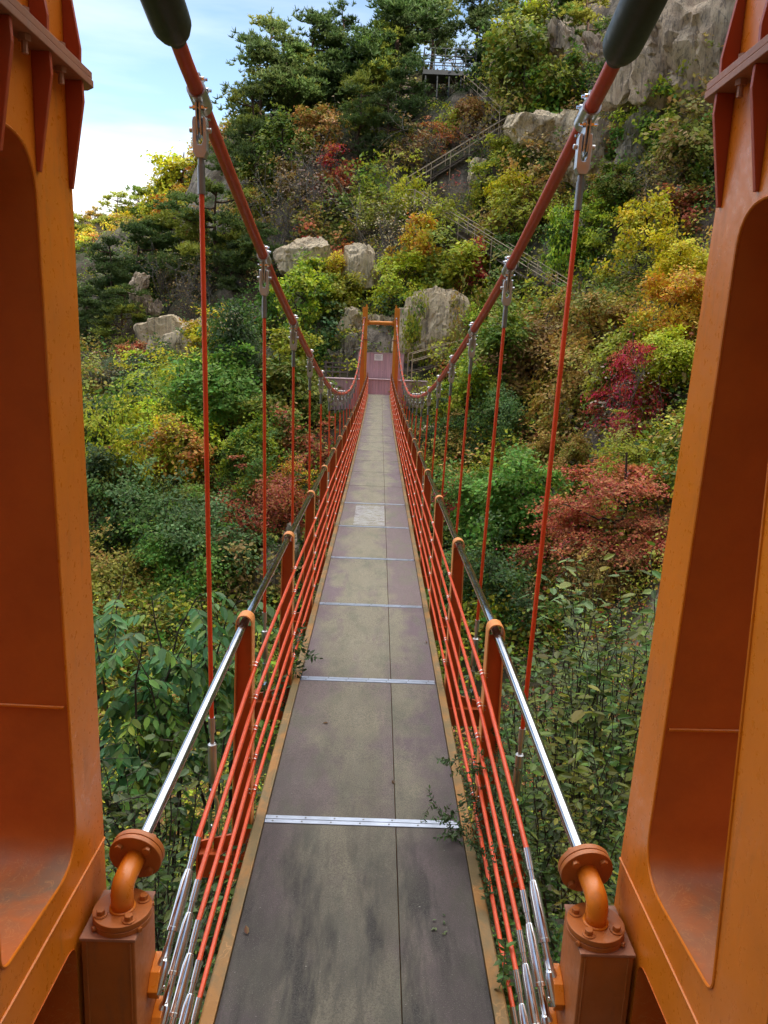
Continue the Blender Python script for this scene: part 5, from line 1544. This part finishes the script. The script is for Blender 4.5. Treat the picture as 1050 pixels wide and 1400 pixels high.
# twigs that push through the ropes, and a vine on the left beam
def sprig(name, label, base, tips, leafL, col, seed, pinn=True, nb=9):
    rg = np.random.default_rng(seed); base = np.array(base, float); br = []; P, A, N = [], [], []
    root = empty(name, base, label, 'plant')
    for tip in tips:
        st_ = np.array(bent((0, 0, 0), np.array(tip) - base, rg, 8, .06)); br.append(([tuple(p) for p in st_], .0035, .0012))
        segs = [st_]
        for j in range(nb):
            s = st_[rg.integers(2, 8)]; q = s + unit(rg.normal(size=3) + np.array([0, 0, .4])) * rg.uniform(.06, .17); b1 = np.array(bent(s, q, rg, 5, .08)); br.append(([tuple(p) for p in b1], .0016, .0008)); segs.append(b1)
        for sg in segs:
            ln = np.linalg.norm(np.diff(sg, axis=0), axis=1).sum(); m = max(2, int(ln / (leafL * .55)))
            for j in range(m):
                t = (j + .6) / m * (len(sg) - 1.01); i = int(t); p = sg[i] + (sg[i + 1] - sg[i]) * (t - i); ax = unit(sg[i + 1] - sg[i]); sd = unit(np.cross(ax, rg.normal(size=3)))
                for s_ in (-1, 1):
                    P.append(p); A.append(unit(sd * s_ + ax * .5)); N.append(unit(np.array([0, 0, 1.0]) + rg.normal(size=3) * .5))
    P, A, N = np.array(P), np.array(A), np.array(N); L = leafL * rg.uniform(.6, 1.25, len(P))
    V, Q = near_leaf(P, A, N, L, L * .5, rg, .1)
    link('stem', tubes_np(br, 'stem', M['twig']), root); f = link('foliage', np_mesh('foliage', V, Q, M['nearleaf'], np.repeat(rg.uniform(size=len(P)), 2), clump=np.repeat(rg.uniform(size=len(P)), 2)), root); f.color = (*col, 1); f['tint2'] = list(col)


sprig('twiggy_plant', 'fine leaved thorny plant pushing through the right ropes onto the deck', (.86, 3.9, -.5),
      [(.62, 4.05, .45), (.50, 3.85, .30), (.42, 4.1, .22), (.70, 3.95, .55), (.78, 4.2, .62), (.60, 3.7, .35), (.72, 3.7, .40), (.55, 4.35, .35), (.66, 3.5, .25), (.80, 3.6, .45)], .026, (.05, .10, .03), 61, nb=20)
sprig('twiggy_plant', 'small green seedling between the right ropes above the near edge beam', (.70, 3.05, -.15), [(.665, 3.0, .22), (.68, 3.08, .16)], .05, (.06, .13, .025), 62, nb=3)
sprig('vine', 'dark leaved vine climbing over the left edge beam at the second board joint', (-.72, 6.2, -.3),
      [(-.63, 6.3, .22), (-.60, 6.6, .30), (-.66, 5.9, .2), (-.64, 6.9, .25)], .055, (.035, .07, .02), 63, nb=2)
rg = np.random.default_rng(77)
for k, (x, y, lab) in enumerate(((.40, 3.35, 'small sprig of green leaflets lying on the near right boards'), (-.545, 3.25, 'dry brown leaf lying by the left edge beam on the nearest boards'), (.20, 4.65, 'tiny dark leaf lying on the second board near the seam'), (.57, 7.3, 'dead brown leaf curled against the right edge beam'), (-.30, 5.5, 'dark dry twig leaf on the left half of the second board'))):
    n = 9 if k == 0 else 1
    P = np.array([[x + rg.uniform(-.05, .05) * (n > 1), y + rg.uniform(-.07, .07) * (n > 1), zd(y) + .008] for _ in range(n)]); A = unit(np.concatenate([rg.normal(size=(n, 2)), np.full((n, 1), .12)], 1)); L = np.full(n, .022 if n > 1 else .045)
    V, Q = near_leaf(P, A, unit(np.array([[0, 0, 1.0]] * n) + rg.normal(size=(n, 3)) * .3), L, L * .6, rg, -.3)
    o = link('fallen_leaf', np_mesh('fallen_leaf', V - P[0], Q, M['nearleaf'], rg.uniform(size=2 * n)), None, tuple(P[0])); o.color = (.09, .13, .06, 1) if k == 0 else (.12, .06, .025, 1); o['tint2'] = list(o.color)[:3]
    tag(o, lab, 'leaf', 'fallen leaves on the deck')

# ================================================================== LIGHT
SUN_EL, SUN_AZ = rad(28), rad(135)          # azimuth clockwise from +Y: behind the camera on the right, over the added rise
w = bpy.data.worlds.new('World'); scene.world = w; w.use_nodes = True
nt = w.node_tree; nt.nodes.clear()
out = nt.nodes.new('ShaderNodeOutputWorld'); bg = nt.nodes.new('ShaderNodeBackground')
sky = nt.nodes.new('ShaderNodeTexSky'); sky.sky_type = 'NISHITA'; sky.sun_disc = False
sky.sun_elevation = SUN_EL; sky.sun_rotation = SUN_AZ; sky.altitude = 300; sky.air_density = 1.0; sky.dust_density = .6; sky.ozone_density = 1.0
tc = nt.nodes.new('ShaderNodeTexCoord'); sp = nt.nodes.new('ShaderNodeSeparateXYZ'); nt.links.new(tc.outputs['Generated'], sp.inputs[0])
mp = nt.nodes.new('ShaderNodeMapping'); mp.inputs['Scale'].default_value = (1.2, 1.2, 7.0); nt.links.new(tc.outputs['Generated'], mp.inputs[0])
nz = nt.nodes.new('ShaderNodeTexNoise'); nz.inputs['Scale'].default_value = 1.8; nz.inputs['Detail'].default_value = 6; nz.inputs['Roughness'].default_value = .55; nt.links.new(mp.outputs[0], nz.inputs[0])


def wm(op, a, b, clamp=False):
    n = nt.nodes.new('ShaderNodeMath'); n.operation = op; n.use_clamp = clamp
    for s_, v_ in zip(n.inputs, (a, b)):
        if hasattr(v_, 'is_linked'): nt.links.new(v_, s_)
        else: s_.default_value = v_
    return n.outputs[0]


# a bank of white cloud low over the horizon, thin streaks above it
low = wm('SUBTRACT', .245, sp.outputs[2]); low = wm('ADD', low, wm('MULTIPLY', wm('SUBTRACT', nz.outputs['Fac'], .5), .16)); low = wm('MULTIPLY', low, 14.0, True)
thin = wm('MULTIPLY', wm('SUBTRACT', nz.outputs['Fac'], .44), 1.2, True)
cl = wm('MAXIMUM', low, thin)
# added unseen bright cloud overhead, lifting the land's light; fades out behind the camera
high = wm('MULTIPLY', wm('ADD', wm('SUBTRACT', sp.outputs[2], .50), wm('MULTIPLY', wm('SUBTRACT', nz.outputs['Fac'], .5), .3)), 5.0, True)
high = wm('MULTIPLY', high, wm('ADD', .62, wm('MULTIPLY', sp.outputs[1], 1.3), True))
mx = nt.nodes.new('ShaderNodeMix'); mx.data_type = 'RGBA'; nt.links.new(cl, mx.inputs[0]); nt.links.new(sky.outputs[0], mx.inputs[6]); mx.inputs[7].default_value = (6.5, 6.5, 6.6, 1)
m2 = nt.nodes.new('ShaderNodeMix'); m2.data_type = 'RGBA'; nt.links.new(high, m2.inputs[0]); nt.links.new(mx.outputs[2], m2.inputs[6]); m2.inputs[7].default_value = (18.0, 17.3, 16.0, 1)
nt.links.new(m2.outputs[2], bg.inputs[0]); bg.inputs[1].default_value = .12
nt.links.new(bg.outputs[0], out.inputs[0])
sd = bpy.data.lights.new('sun', 'SUN'); sd.energy = 3.0; sd.angle = rad(.5); sd.color = (1.0, .90, .76)
so = bpy.data.objects.new('sun', sd); COL.objects.link(so)
dirv = Vector((math.sin(SUN_AZ) * math.cos(SUN_EL), math.cos(SUN_AZ) * math.cos(SUN_EL), math.sin(SUN_EL)))
so.rotation_euler = dirv.to_track_quat('Z', 'Y').to_euler()
so.location = dirv * 300

vs = scene.view_settings
vs.view_transform = 'Standard'; vs.look = 'None'; vs.exposure = 1.15; vs.gamma = 1.0; vs.use_curve_mapping = False
cy = scene.cycles
cy.use_denoising = True
try: cy.denoiser = 'OPENIMAGEDENOISE'; cy.denoising_input_passes = 'RGB_ALBEDO_NORMAL'; cy.denoising_prefilter = 'ACCURATE'
except Exception: pass
cy.max_bounces = 6; cy.diffuse_bounces = 4; cy.glossy_bounces = 3; cy.transmission_bounces = 4; cy.transparent_max_bounces = 4
cy.sample_clamp_indirect = 6.0
cy.use_adaptive_sampling = True
scene.render.engine = 'CYCLES'
